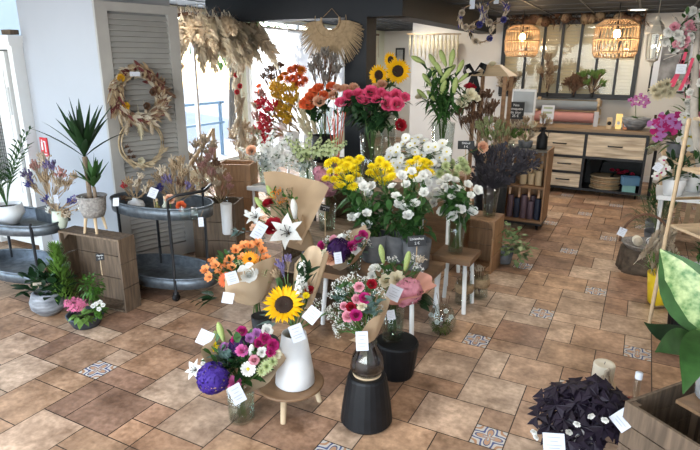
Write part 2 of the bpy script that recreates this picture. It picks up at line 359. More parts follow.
def build_floor():
    U, OX, OY = .1568, -.525, 2.265; g = .0028
    shapes = [((0, 0), 1, 1, 1), ((0, 1), 1, 1, 0), ((-1, 2), 2, 2, 0), ((0, 4), 2, 2, 0), ((-1, 4), 1, 2, 0), ((-1, 6), 2, 1, 0), ((-1, 7), 2, 2, 0), ((-1, 9), 2, 1, 0)]
    pal = [(.48, .315, .205), (.42, .255, .155), (.52, .37, .26), (.44, .285, .185), (.37, .225, .145), (.54, .40, .29), (.47, .30, .185), (.33, .20, .135)]
    vs, fs, mi, col, uvs = [], [], [], [], []
    rr = random.Random(3)
    for i in range(-24, 10):
        for j in range(-30, 32):
            for (c, w, h, ins) in (shapes if i != -1 else shapes+[((-1, 0), 1, 2, 0)]):
                # the layout restarts half a repeat further on at one column
                if i == -2 and c == (0, 4): w = 1
                x = OX+(2*i+c[0])*U; y = OY+(4*i+10*j+c[1])*U-(.784 if i <= -2 else 0)
                if ins and i <= -2: ins = any(abs(x+U/2-a)+abs(y+U/2-b_) < .2 for a, b_ in ((-1.129, 1.902), (-2.697, 1.877)))
                if x+w*U < XL-.3 or x > XR+.3 or y+h*U < YF or y > YD+.1: continue
                o = len(vs); e = .0015
                vs += [(x+g, y+g, 0), (x+w*U-g, y+g, 0), (x+w*U-g, y+h*U-g, 0), (x+g, y+h*U-g, 0)]
                fs.append((o, o+1, o+2, o+3)); mi.append(1 if ins else 0); k = rr.uniform(.82, 1.12); p = rr.choice(pal); col += [(p[0]*k, p[1]*k, p[2]*k, 1)]*4; uvs += [(-1, -1), (1, -1), (1, 1), (-1, 1)]
    o = len(vs); z = -.003
    vs += [(XL-.3, YF, z), (XR+.3, YF, z), (XR+.3, YD+.2, z), (XL-.3, YD+.2, z)]; fs.append((o, o+1, o+2, o+3)); mi.append(2); col += [(1, 1, 1, 1)]*4; uvs += [(0, 0)]*4
    b = [(XL-.3, YF, -.1), (XR+.3, YF, -.1), (XR+.3, YD+.2, -.1), (XL-.3, YD+.2, -.1)]; o2 = len(vs); vs += b
    for q in range(4): fs.append((o+q, o+(q+1) % 4, o2+(q+1) % 4, o2+q)); mi.append(2); col += [(1, 1, 1, 1)]*4; uvs += [(0, 0)]*4
    fs.append((o2+3, o2+2, o2+1, o2)); mi.append(2); col += [(1, 1, 1, 1)]*4; uvs += [(0, 0)]*4
    me = bpy.data.meshes.new('floor'); me.from_pydata(vs, [], fs)
    for x in floor_mats(): me.materials.append(x)
    me.polygons.foreach_set('material_index', mi)
    ca = me.color_attributes.new('tile', 'FLOAT_COLOR', 'CORNER'); uv = me.uv_layers.new(name='UVMap')
    for n, c in enumerate(col): ca.data[n].color = c; uv.data[n].uv = uvs[n]
    ob = bpy.data.objects.new('floor', me); COL.objects.link(ob); ob['kind'] = 'structure'
build_floor()
# ceiling and its bars
struct(MB().box(((XL+XR)/2, (YF+YD)/2, ZC+.05), (XR-XL+.6, YD-YF+.4, .1)), 'ceiling', CEIL)
b = MB()
x = XL
while x < XR: b.box((x, (YF+YD)/2, ZC-.004), (.022, YD-YF, .012)); x += .6
y = YF+.3
while y < YD: b.box(((XL+XR)/2, y, ZC-.003), (XR-XL, .022, .010)); y += .6
struct(b, 'trim_1', CGRID)
# dark beams and the pillar under them
struct(MB().box((-3.55, 5.62, 2.325), (2.55, .24, .25)), 'trim_2', NAVY)
struct(MB().box((-2.42, 7.55, 2.325), (.28, 3.9, .25)), 'trim_3', NAVY)
struct(MB().box((-2.80, 5.62, 1.1), (.26, .24, 2.2)), 'trim_4', NAVY)
# walls
struct(MB().box(((-3.72+XR)/2, YB+.06, ZC/2), (XR+3.72, .12, ZC)), 'wall_back', WALLB)
struct(MB().box(((XL-3.6)/2, YD+.06, ZC/2), (2.3, .12, ZC)).box((-3.66, (YB+.12+YD)/2, ZC/2), (.12, YD-YB-.12, ZC)), 'wall_recess', WALLB)
struct(MB().box((XR+.06, (YF+YB)/2, ZC/2), (.12, YB-YF, ZC)), 'wall_right', WALLB)
# left wall with windows; the openings are left free
def wall_holes(axis_x, y0, y1, holes, t=.14):
    b = MB(); cur = y0
    for (a, c, z0, z1) in sorted(holes):
        if a > cur: b.box((axis_x-t/2, (cur+a)/2, ZC/2), (t, a-cur, ZC))
        if z0 > 0: b.box((axis_x-t/2, (a+c)/2, z0/2), (t, c-a, z0))
        if z1 < ZC: b.box((axis_x-t/2, (a+c)/2, (z1+ZC)/2), (t, c-a, ZC-z1))
        cur = c
    if cur < y1: b.box((axis_x-t/2, (cur+y1)/2, ZC/2), (t, y1-cur, ZC))
    return b
HOLES = [(-1.2, 2.2, .1, 2.35), (3.25, 4.55, 1.2, 2.4), (5.2, 7.1, .25, 2.40), (7.32, 10.4, .25, 2.42)]
struct(wall_holes(XL, YF, YD, HOLES), 'wall_left', CREAM)
FR = WHITE
def window(n, a, c, z0, z1, mull, x=XL-.07):
    f = MB(); w = .05
    f.box((x, a+w/2, (z0+z1)/2), (.07, w, z1-z0)); f.box((x, c-w/2, (z0+z1)/2), (.07, w, z1-z0)); f.box((x, (a+c)/2, z0+w/2), (.07, c-a-2*w, w)); f.box((x, (a+c)/2, z1-w/2), (.07, c-a-2*w, w))
    for k in mull: f.box((x, k, (z0+z1)/2), (.05, .04, z1-z0-2*w))
    o = struct(f, 'window_%d' % n, FR)
    part(MB().box((x, (a+c)/2, (z0+z1)/2), (.006, c-a-2*w, z1-z0-2*w)), 'window_glass', (MATS.get('window_pane') or thin_glass('window_pane', (.97, .99, 1), .15, .0)), o, False)
window(1, *HOLES[0], [.5]); window(2, *HOLES[1], []); window(3, *HOLES[2], [6.15]); window(4, *HOLES[3], [8.85])
# front wall with the shop front behind the camera
b = MB()
for (x0, x1) in ((XL-.14, -5.0), (XR-.5, XR)): b.box(((x0+x1)/2, YF-.06, ZC/2), (x1-x0, .12, ZC))
b.box(((XL+XR)/2, YF-.06, 2.4), (XR-XL, .12, .1)); struct(b, 'wall_front', WALLP)
# white column at the left
struct(MB().box((-4.36, 3.55, ZC/2), (.96, .8, ZC)), 'wall_column', WALLP)
struct(MB().box((-4.36, 3.145, .05), (.98, .012, .1)), 'baseboard_left', WHITE)
struct(MB().box((-1.15, YB-.006, .05), (4.9, .012, .1)), 'baseboard_back', WHITE)
# outside
struct(MB().box((-20, 5, -.16), (28, 50, .1)), 'street', mat('pavement', (.42, .41, .40), .9, noise=.15, scale=.7))
b = MB().box((-24, 6, 4), (4, 26, 8)); struct(b, 'facade', mat('render_pale', (.62, .60, .56), .9, noise=.2, scale=.4))
rail = T('street_railing', 'blue grey street railing outside the side window', 'railing', (-7.6, 6.5, -.11))
b = MB(); b.box((-7.6, 6.5, .95), (.05, 5, .05)).box((-7.6, 6.5, .55), (.04, 5, .04)); part(b, 'rail', mat('rail_blue', (.14, .22, .30), .5, noise=.1), rail, False)
for k in range(5): part(MB().box((-7.6, 4.1+1.2*k, .42), (.05, .05, 1.06)), 'post', MATS['rail_blue'], rail, False)
def tree(x, y, h, label, r=1.5):
    t = T('street_tree', label, 'tree', (x, y, -.11)); part(MB().tube([(x, y, -.11), (x+.1, y, h*.5), (x, y, h*.8)], [.14, .11, .05], 8), 'trunk', WOODD, t)
    b = MB()
    for k in range(900):
        d = rv(1).normalized(); c = V((x, y, h))+V((d.x*r, d.y*r, d.z*r*.8))*R.uniform(.5, 1.); b.leaf(c, d+rv(.6), .22, .12, .4, .1, 2)
    part(b, 'foliage', GREENL, t)
tree(-9.0, 11.0, 3.0, 'green street tree seen above the pleated blind', 1.7)

# ================================================================ shutter
def shutter():
    d = V((math.sin(math.radians(16.3)), math.cos(math.radians(16.3)), 0)); o = V((-3.83, 3.10, 0)); n = V((d.y, -d.x, 0)); W, Hh = .70, 2.19
    F = Matrix((d, n, V((0, 0, 1)))).transposed(); t = T('louvered_shutter', 'tall grey louvered wooden shutter leaning by the white column', 'shutter', o+d*W/2)
    b = MB(); fw = .095
    b.box(o+d*fw/2+V((0, 0, Hh/2)), (fw, .035, Hh), M=F); b.box(o+d*(W-fw/2)+V((0, 0, Hh/2)), (fw, .035, Hh), M=F)
    for z in (.06, Hh-.035): b.box(o+d*W/2+V((0, 0, z)), (W-2*fw, .034, .12 if z < 1 else .07), M=F)
    part(b, 'frame', GREY, t, False)
    s = MB(); z = .15; tilt = Matrix.Rotation(math.radians(-52), 3, 'X')
    while z < Hh-.08: s.box(o+d*W/2+V((0, 0, z)), (W-2*fw+.01, .046, .007), M=F@tilt); z += .042
    part(s, 'louvers', GREY, t, False)
    part(MB().box(o+d*W/2-n*.02+V((0, 0, Hh/2)), (W-.02, .004, Hh-.02), M=F), 'back_panel', mat('shutter_back', (.16, .165, .165), .8, noise=.1), t, False)
    for z in (.3, Hh-.15):
        for k in (.045, W-.045): pass
    return o, d, n, W
SO, SD, SN, SW = shutter()
def SP(px, py, off=.03):
    # point on the shutter's face under a pixel
    r = ray(px, py); c = SO+SN*off; t = (c-EYE).dot(SN)/r.dot(SN); return EYE+r*t

# ================================================================ armoire
def armoire():
    x0, x1, y0, y1 = -5.55, -4.845, 3.05, 3.45; t = T('armoire', 'tall white vintage armoire with wire mesh door at far left', 'cupboard', ((x0+x1)/2, (y0+y1)/2, 0)); Z = 1.89
    b = MB(); b.box(((x0+x1)/2, y1-.012, Z/2+.04), (x1-x0-.13, .02, Z-.2)); b.box((x0+.02, (y0+y1)/2, Z/2), (.04, y1-y0, Z)); b.box((x1-.03, (y0+y1)/2, Z/2), (.06, y1-y0, Z))
    b.box(((x0+x1)/2, (y0+y1)/2, Z-.03), (x1-x0-.1, y1-y0-.04, .05)); b.box(((x0+x1)/2, (y0+y1)/2, .1), (x1-x0-.1, y1-y0-.04, .1)); part(b, 'body', WHITE, t, False)
    part(MB().box(((x0+x1)/2, (y0+y1)/2-.01, Z+.03), (x1-x0+.04, y1-y0+.04, .06)).box(((x0+x1)/2, (y0+y1)/2-.01, Z-.012), (x1-x0+.02, y1-y0+.02, .03)), 'cornice', WHITE, t, False)
    xa, xb = x0+.05, x1-.08; dr = MB(); w = .1
    dr.box((xa+w/2, y0-.01, .98), (w, .03, 1.68)); W2 = .20; dr.box((xb-W2/2, y0-.01, .98), (W2, .03, 1.68)); dr.box((xb-W2/2, y0-.028, 1.12), (W2-.09, .012, 1.1))
    for z, h in ((.2, .14), (.62, .1), (1.75, .14)): dr.box(((xa+w+xb-W2)/2, y0-.01, z), (xb-xa-w-W2, .028, h))
    dr.box(((xa+w+xb-W2)/2, y0+.004, .41), (xb-xa-w-W2, .012, .4)); d = part(dr, 'door', WHITE, t, False)
    me = MB(); k = 0
    for i in range(int((xb-xa-w-W2)/.032)+1): me.tube([(xa+w+i*.032, y0, .66), (xa+w+i*.032, y0, 1.68)], .002, 3)
    for i in range(32): me.tube([(xa+w, y0, .66+i*.032), (xb-W2, y0, .66+i*.032)], .002, 3)
    part(me, 'wire_mesh', BLACK, d)
    part(MB().tube([(xb-.015, y0-.03, 1.28), (xb-.015, y0-.03, 1.52)], .009, 8), 'hinge', WHITE, d)
    part(MB().ball((xa+w/2, y0-.04, 1.0), .02, 8), 'knob', BLACK, d)
armoire()
p = V((-5.02, 3.14, 1.95)); solo(MB().box(p+V((.05, 0, .03)), (.12, .08, .04)), 'storage_tray', WOODD, 'dark flat wooden tray on top of the white armoire', 'tray', p+V((.05, 0, .01)), smooth=False)
# red pictogram sign low on the wall
c = P(44.5, 147, 3.144); t = T('fire_sign', 'small red fire equipment sign on the white column', 'sign', c)
part(MB().box(c, (.10, .008, .17)), 'plate', mat('sign_red', (.55, .02, .03), .4, noise=.05), t, False)
b = MB(); b.box(c+V((-.02, -.006, .01)), (.022, .004, .075)).box(c+V((-.02, -.006, .058)), (.012, .004, .015)); b.box(c+V((.024, -.006, .0)), (.014, .004, .09)).box(c+V((.012, -.006, .05)), (.03, .004, .012)).box(c+V((0, -.006, -.065)), (.07, .004, .012)); part(b, 'pictogram', CHALK, t, False)

# ================================================================ furniture helpers
def slat_side(b, o, u, v, n, U_, V_, count, th=.014, gap=.006, horiz=True):
    # slats spanning u (length U_) stacked along v (V_)
    F = Matrix((u, v, n)).transposed(); h = (V_-gap*(count-1))/count
    for k in range(count): b.box(o+u*(U_/2)+v*(h/2+k*(h+gap)), (U_, h, th), M=F)
def crate(label, c, w, d, h, rz, open_='front', m=WOODC, name='wooden_crate', group=None, count=3, rail=True):
    # box of slats; c = centre of its base; open side: front (-y), top
    t = T(name, label, 'crate', c, group); c = V(c); q = Matrix.Rotation(rz, 3, 'Z'); X, Y, Z = q@V((1, 0, 0)), q@V((0, 1, 0)), V((0, 0, 1))
    o = c-X*w/2-Y*d/2; e = .007
    def side(nm, oo, u, v, n, U_, V_, cnt): b = MB(); slat_side(b, oo, u, v, n, U_, V_, cnt); part(b, nm, m, t, False)
    if open_ == 'front':
        side('side_panel', o+X*e, Y, Z, X, d, h, count); side('side_panel', o+X*(w-e), Y, Z, X, d, h, count)
        side('top_panel', o+Z*(h-e)+X*.014, X, Y, Z, w-.028, d-.001, count); side('bottom_panel', o+Z*e+X*.014, X, Y, Z, w-.028, d-.001, count)
        side('back_panel', o+Y*(d-e)+X*.014+Z*.014, X, Z, Y*-1, w-.028, h-.028, count)
        for (sx, sz) in ((0, 0), (1, 0), (0, 1), (1, 1)):
            b = MB()
            a = o+X*(.014 if sx == 0 else w-.014)+Z*(.014 if sz == 0 else h-.014)+Y*.03; k = .06
            dx = X*(k if sx == 0 else -k); dz = Z*(k if sz == 0 else -k); b.add([a, a+dx, a+dz, a+Y*.02, a+dx+Y*.02, a+dz+Y*.02], [(0, 1, 2), (3, 5, 4), (0, 3, 4, 1), (1, 4, 5, 2), (2, 5, 3, 0)])
            part(b, 'corner_block', m, t, False)
    else:
        side('side_panel', o+X*e, Y, Z, X, d, h, count); side('side_panel', o+X*(w-e), Y, Z, X, d, h, count)
        side('front_panel', o+Y*e+X*.014, X, Z, Y*-1, w-.028, h, count); side('back_panel', o+Y*(d-e)+X*.014, X, Z, Y*-1, w-.028, h, count)
        side('bottom_panel', o+Z*e+X*.014+Y*.014, X, Y, Z, w-.028, d-.028, count)
        for sx in (.03, w-.03):
            for sy in (.03, d-.03): part(MB().box(o+X*sx+Y*sy+Z*h/2, (.03, .03, h-.01), rz), 'corner_post', m, t, False)
    return t
def card_at(parent, px, py, y, w=.05, h=.062, tilt=0, tone=CARD, name='price_card', off=0):
    w *= .86; h *= .86; c = P(px, py, y); F = frame(tocam(c)+V((0, 0, .25))+rv(.25), (math.sin(tilt), 0, math.cos(tilt)))
    o = part(MB().box(c, (w, h, .002), M=F), name, tone, parent, False)
    b = MB()
    for k, wd in ((.28, .6), (.08, .35), (-.12, .7), (-.27, .5)): b.box(c+F@V((0, k*h, .0016)), (w*wd, h*.035, .001), M=F)
    part(b, 'printed_lines', INK, o, False); return o
def text(parent, body, c, F, size, m_, name='lettering'):
    cu = bpy.data.curves.new(name, 'FONT'); cu.body = body; cu.size = size; cu.align_x = 'CENTER'; cu.align_y = 'CENTER'; cu.extrude = .0004; cu.materials.append(m_)
    tmp = bpy.data.objects.new(name, cu); COL.objects.link(tmp); bpy.context.view_layer.update(); me = bpy.data.meshes.new_from_object(tmp.evaluated_get(bpy.context.evaluated_depsgraph_get())); bpy.data.objects.remove(tmp)
    o = bpy.data.objects.new(name, me); COL.objects.link(o); _parent(o, parent); o.matrix_local = Matrix.LocRotScale(V(c)-ROOTLOC[parent.name], F.to_quaternion(), None); return o
def slate_tag(label, c, w, h, lines, stick, n=None, roll=0):
    t = T('price_slate', label, 'price sign', V(c)-V((0, 0, stick))); F = frame(n or tocam(c), (math.sin(roll), 0, math.cos(roll)))
    part(MB().box(c, (w, h, .006), M=F), 'slate_panel', SLATE, t, False)
    part(MB().tube([V(c)-V((0, 0, stick)), V(c)-F.col[2]*.005], .004, 5), 'stake', WOODL, t)
    k = len(lines)
    for i, s in enumerate(lines): text(t, s, V(c)+F@V((0, h*(.5-(i+.5)/k)*.85, .0035)), F, h*.8/k*.85, CHALK)
    return t
def vase_prof(name_, z0, h, rb, rt, th=.006, neck=None):
    o = [(rb*.9, 0), (rb, .01)]+([(neck[0], neck[1]*h)] if neck else [])+[(rt, h)]
    i = [(rt-th, h)]+([(neck[0]-th, neck[1]*h)] if neck else [])+[(rb-th, .015), (.001, .015)]
    return [(.001, 0)]+o+i
def vase(label, c, h, rb, rt, m_, name='vase', cat='vase', group=None, neck=None, water=None, n=28, th=.005, wob=None):
    b = MB().lathe(vase_prof('', 0, h, rb, rt, th, neck), c, n, wob=wob)
    if water is None: return solo(b, name, m_, label, cat, c, group)
    t = T(name, label, cat, c, group); part(b, 'vessel', m_, t); f = water
    rr = rb+(rt-rb)*f; part(MB().lathe([(.001, .017), (rb-th-.001, .017)]+([(neck[0]-th-.001, neck[1]*h)] if neck and neck[1] < f else [])+[(rr-th-.001, h*f), (.001, h*f)], c, n), 'water', WATER, t); return t
def trolley(label, c, a, bb, zs, hh, rz, group, ang=1.0, hdl=True):
    t = T('tray_trolley', label, 'trolley', c, group); c = V(c)
    for k, z in enumerate(zs):
        th = .006; pr = [(.001, z), (1, z), (1.0, z+hh), (1-.012, z+hh), (1-.02, z+.008), (.001, z+.008)]
        b = MB(); vs = []; b.lathe([(r, zz) for r, zz in pr], c, 48, a, bb, rz=rz)
        o = part(b, 'tray', GALV, t)
        part(MB().tube([c+Matrix.Rotation(rz, 3, 'Z')@V((a*1.005*math.cos(q), bb*1.005*math.sin(q), z+hh)) for q in [2*PI*i/48 for i in range(49)]], .008, 6, False), 'rim', GALV, o)
    q4 = [Matrix.Rotation(rz, 3, 'Z')@V((a*1.0*math.cos(q), bb*1.0*math.sin(q), 0)) for q in (ang, PI-ang, PI+ang, -ang)]
    for p in q4:
        part(MB().tube([c+p+V((0, 0, .06)), c+p+V((0, 0, zs[0]+hh+.02))], .011, 8), 'post', BLACK, t)
        cs = part(MB().box(c+p+V((0, 0, .055)), (.03, .03, .03)), 'caster', BLACK, t); part(MB().tube([c+p+V((-.012, 0, .03)), c+p+V((.012, 0, .03))], .03, 14), 'wheel', BLACKM, cs)
    if not hdl: return t
    p0, p1 = c+q4[0], c+q4[3]; o = Matrix.Rotation(rz, 3, 'Z')@V((1, 0, 0)); Z = V((0, 0, zs[0]+hh))
    part(MB().tube([p0+Z, p0+Z+V((0, 0, .07)), p0+Z+o*.08+V((0, 0, .11)), (p0+p1)/2+Z+o*.17+V((0, 0, .11)), p1+Z+o*.08+V((0, 0, .11)), p1+Z+V((0, 0, .07)), p1+Z], .011, 8), 'handle', BLACK, t); return t
# ================================================================ flower helpers
def pxm(p): return (V(p)-EYE).dot(CF)/FPX
def paper(t, c, axis, h, r0, r1, m_, corners=4, ph=.5, amp=.22, arc=(0, 2*PI), name='paper_wrap', sq=1., n=44, front=0):
    F = frame(axis, (0, .3, 1) if abs(V(axis).normalized().z) < .95 else (0, 1, 0)); c = V(c); vs = []; fs = []; S = 6
    for j in range(S+1):
        s = j/S
        for i in range(n+1):
            q = arc[0]+(arc[1]-arc[0])*i/n; s = j/S*(1-front*max(0, -math.sin(q))); w = 1+amp*abs(math.cos(corners*q/2+ph))*s; r = (r0+(r1-r0)*s**.85)*(1+.05*math.sin(9*q)*s)
            vs.append(c+F@V((r*math.cos(q), r*math.sin(q)*sq, h*s*w)))
    for j in range(S):
        for i in range(n): fs.append((j*(n+1)+i, j*(n+1)+i+1, (j+1)*(n+1)+i+1, (j+1)*(n+1)+i))
    return part(MB().add(vs, fs), name, m_, t)
def scatter_leaves(b, c, rad, n, L, W, ctr=None, droop=.35):
    for k in range(n):
        d = rv(1); d = d.normalized()*R.uniform(.3, 1); p = V(c)+V((d.x*rad[0], d.y*rad[1], d.z*rad[2])); o = (p-V(ctr if ctr is not None else c)); o = o.normalized() if o.length > 1e-4 else V((0, 0, 1))
        b.leaf(p, o+rv(.6), L*R.uniform(.7, 1.2), W*R.uniform(.8, 1.2), droop, .2, 3)
NAMES = {'rose': 'rose', 'lisianthus': 'lisianthus', 'daisy': 'daisy', 'gerbera': 'gerbera', 'sunflower': 'sunflower', 'mum': 'chrysanthemum', 'carnation': 'carnation', 'lily': 'lily', 'bud': 'lily_bud', 'alstroemeria': 'alstroemeria', 'hydrangea': 'hydrangea', 'stock': 'stock_spike', 'gyp': 'baby_breath_sprig', 'orchid': 'orchid_bloom', 'tuft': 'dried_sprig', 'pampas': 'plume'}
def put_heads(t, y0, bind, L):
    ends = []
    for (k, px, py, r, m_, m2, dy) in L:
        p = P(px, py, y0+dy); s = r*pxm(p); out = (p-bind).normalized()
        if k == 'bud': n = out+V((0, 0, .5))+rv(.2); s = (s*1.3, s*1.3, s)
        elif k in ('stock', 'pampas'): n = out+V((0, 0, .8))+rv(.2)
        elif k in ('tuft', 'gyp'): n = out+V((0, 0, .3))+rv(.3)
        else: n = out*.6+tocam(p)*.75+rv(.3)
        inst(head(k, m_, m2), NAMES[k], t, p, n, s); ends.append(p-n.normalized()*(s if isinstance(s, float) else s[0])*.3)
    b = MB()
    for e in ends: b.tube([bind+rv(.012), (bind+e)/2+rv(.015), e], .0035, 4, False)
    return b
def auto_paper(t, bind, ps, m_, f=1., hf=.62, corners=4, ph=.4, amp=.2, arc=(0, 2*PI), front=.30):
    # a paper cone opening along the flowers, its rim just behind the outer ones
    cen = sum(ps, V((0, 0, 0)))/len(ps); ax = (cen-bind).normalized(); hs = (cen-bind).length; ra = sorted(((p-bind)-ax*(p-bind).dot(ax)).length for p in ps)[int(len(ps)*.85)]
    return paper(t, bind-ax*.02, ax, hs*hf, .03, ra*f, m_, corners, ph, amp, arc, front=front)
def bouquet(label, y0, bind, L, leaves=(), papers=(), cards=(), tail=.16, euc=(), group=None, tailm=STEM, name='bouquet'):
    t = T(name, label, 'bouquet', bind-V((0, 0, tail)), group)
    b = put_heads(t, y0, bind, L)
    for k in range(14): a = bind+rv(.012); b.tube([a, a+V((R.uniform(-.02, .02), R.uniform(-.02, .02), -tail+.012))], .004, 4)
    part(b, 'stem_bundle', tailm, t)
    for (px, py, dy, rx, rz, n, Ll, W, m_) in leaves:
        c = P(px, py, y0+dy); s = pxm(c); b = MB(); scatter_leaves(b, c, (rx*s, min(rx, rz)*s*.8, rz*s), n, Ll, W, bind); part(b, 'foliage', m_, t)
    for pp in papers:
        if pp[0] == 'auto': auto_paper(t, bind, [P(h[1], h[2], y0+h[6]) for h in L], pp[1], **pp[2])
        else: (ax, h, r0, r1, m_, kw) = pp; paper(t, bind+V((0, 0, -.03)), V(ax), h, r0, r1, m_, **kw)
    for cc in cards: card_at(t, *cc)
    return t
def lerp(a, b, t): return a+(b-a)*t
def loose(label, kind, y0, c0, L, name, cat, group, leaves=5, LL=.06, LW=.028, lm=GREEN, mouth=.04, stem_r=.003, leafzone=(.45, .95), nrm=None, deep=.0, labels=None):
    # single cut stems standing in a vase whose mouth is c0; each stem is its own thing
    for i, (px, py, r, m_, m2, dy) in enumerate(L):
        p = P(px, py, y0+dy); s = r*pxm(p); q = R.random()*6.28; a = c0+V((math.cos(q), math.sin(q), 0))*mouth*R.random(); base = c0+V((-math.cos(q)*mouth*.5, -math.sin(q)*mouth*.5, -deep))
        t = T(name, labels[i] if labels else label, cat, base, None if labels else group); out = (p-a)
        if labels and group: t['group'] = group
        if kind == 'bud': n = out.normalized()+rv(.45); n.x *= 1.6; ss = (s*1.35, s*1.35, s)
        elif kind in ('stock', 'pampas', 'tuft'): n = out.normalized()+V((0, 0, .3)); ss = s*1.25
        elif kind == 'sunflower': n = tocam(p)+V((-.35*i, 0, -.05))+rv(.15); ss = s
        else: n = out.normalized()*.4+tocam(p)*.75+V((0, 0, .3))+rv(.35); ss = s
        if nrm: n = V(nrm)+rv(.2)
        inst(head(kind, m_, m2), 'bloom' if kind != 'bud' else 'bud', t, p, n, ss)
        e = p-n.normalized()*(s*(.95 if kind in('bud', 'stock', 'pampas', 'tuft') else .25)); mid = lerp(a, e, .55)+rv(.01)+V((0, 0, .02)); st = [base, a, mid, e]
        b = MB().tube(st, stem_r, 5, False); part(b, 'stem', STEM if lm is not DRY else DRY, t)
        if leaves:
            b = MB()
            for k in range(leaves):
                f = R.uniform(*leafzone); w = lerp(a, e, f)+V((0, 0, .02*math.sin(PI*f))); b.leaf(w, out.normalized()*.4+rv(1), LL*R.uniform(.7, 1.25), LW*R.uniform(.8, 1.2), .35, .2, 3)
            part(b, 'foliage', lm, t)
def pts(s): return [tuple(float(x) for x in q.split(',')) for q in s.split()]

# ================================================================ left corner
trolley('galvanised tray trolley with the palm, cut by the left edge', (-4.12, 2.42, 0), .44, .22, (.535, .17), .075, 0, 'galvanised tray trolleys', .6, False)
trolley('round galvanised tray trolley in front of the louvered shutter', (-3.20, 3.0, 0), .45, .24, (.635, .09), .085, .08, 'galvanised tray trolleys')
# palm in a white ribbed pot
def palm():
    c = P(8, 212, 2.4); c.z = .545; t = T('potted_palm', 'green palm in a white ribbed pot on the left trolley', 'plant', c)
    part(MB().lathe(vase_prof('', 0, .155, .065, .10, .01, (.115, .55)), c, 48, wob=lambda q, z: 1+.03*math.cos(22*q)), 'pot', CERW, t)
    part(MB().lathe([(.09, .13), (.001, .14)], c, 16), 'soil', SOIL, t); b = MB()
    for k in range(17):
        q = R.random()*6.28; L = R.uniform(.42, .66); d = V((math.cos(q)*.2, math.sin(q)*.2, 1)).normalized(); o = c+V((0, 0, .14)); pr = [o+d*L*s+V((math.cos(q)*.12*s*s, math.sin(q)*.12*s*s, -.04*s*s)) for s in (0, .25, .5, .75, 1)]
        b.tube(pr, .003, 4, False)
        for j in range(9):
            s = .35+.65*j/8; i = min(3, int(s*4)); p = lerp(pr[i], pr[i+1], s*4-i); tg = (pr[i+1]-pr[i]).normalized(); sd = tg.cross(V((0, 0, 1))).normalized()
            for g in (-1, 1): b.leaf(p, sd*g+tg*.9, .13*(1.1-.5*s), .016, .25, .1, 3)
    part(b, 'foliage', GREEN, t)
palm()
def yucca():
    c = P(97, 238, 2.56); c.z = .555; t = T('potted_yucca', 'spiky yucca in a grey basket pot on three pale legs', 'plant', c); r = .085
    for q in (-1.9, -.6, 1.4):
        d = V((math.cos(q), math.sin(q), 0)); part(MB().tube([c+d*.080, c+d*.055+V((0, 0, .13))], [.009, .012], 8), 'leg', WOODL, t)
    o = c+V((0, 0, .115)); b = MB().lathe([(.001, 0), (.07, 0), (.088, .05), (.095, .13), (.093, .15), (.08, .15), (.075, .05), (.001, .04)], o, 40); part(b, 'basket_pot', BASK, t)
    part(MB().tube([o+V((.098*math.cos(q), .098*math.sin(q), .148)) for q in [2*PI*i/30 for i in range(31)]], .007, 5), 'rim', BASK, t)
    part(MB().lathe([(.08, .13), (.001, .135)], o, 16), 'soil', SOIL, t)
    for (dx, h, rr) in ((-.02, .31, .017), (.035, .10, .012)):
        a = o+V((dx, 0, .12)); part(MB().tube([a, a+V((.005, 0, h*.5)), a+V((0, 0, h))], rr, 8), 'trunk', mat('yucca_bark', (.22, .16, .11), .9, noise=.4, scale=40, bump=.4), t)
        b = MB(); top = a+V((0, 0, h))
        for k in range(24 if h > .2 else 15):
            q = k*2.4; e = R.uniform(.08, 1.3); L = R.uniform(.34, .50)*(1 if h > .2 else .55); b.leaf(top+V((0, 0, .01*(k % 4))), V((math.cos(q)*e, math.sin(q)*e, 1)), L, .042, .12+.1*e, .3, 5)
        part(b, 'foliage', GREEND if h > .2 else GREEN, t)
    card_at(t, 116, 202, 2.55, .045, .07)
crate('wide wooden crate lying on its side under the yucca', (-3.395, 2.54, 0), .57, .15, .553, .09, 'front', WOODD)
yucca()
slate_tag('small black price slate on a stick inside the crate', P(100, 257, 2.46), .055, .05, ['Plante', '12 €'], .14)
# dried bouquets of the left corner
def dried(label, c, h, L, y0, vessel=None, mouth=.03, name='dried_bouquet', group=None, extra=0, em=DRY):
    bind = c+V((0, 0, h)); t = T(name, label, 'dried flowers', c, group); b = put_heads(t, y0, bind, L)
    b.tube([c, bind], .012, 6); part(b, 'stem_bundle', DRY, t)
    if extra:
        b = MB()
        for k in range(extra):
            (kk, px, py, r, m_, m2, dy) = R.choice(L); p = P(px, py, y0+dy)+rv(.04); d = (p-bind).normalized(); b.leaf(p-d*.05, d+rv(.5), .07, .012, .1, .2, 2)
        part(b, 'dried_leaves', em, t)
    return t
c = P(52, 208, 2.62); c.z = .545
t = T('flower_box', 'dark zinc planter box on the left trolley behind the mint vase', 'planter', c); part(MB().box(c+V((0, 0, .05)), (.24, .12, .10)), 'box', GALV, t, False)
dried('wide dried bouquet in the dark zinc box on the left trolley', c+V((0, 0, .10)), .015, [('tuft', px, py, r, m_, DRY, 0) for px, py, r, m_ in [(30, 180, 12, LAV), (38, 172, 12, DRYPK), (45, 168, 13, DRYP), (52, 172, 13, LAV), (60, 178, 12, DRYPK), (66, 186, 10, DRY), (34, 188, 11, BLUED), (46, 184, 12, DRY), (56, 188, 12, DRYP), (72, 180, 9, DRY), (42, 160, 9, DRYP)]], 2.62, extra=50)
c = P(63, 240, 2.5); c.z = .555
vase('mint green vase with small dried bouquet on the crate', c, .135, .042, .046, MINT, neck=(.055, .4))
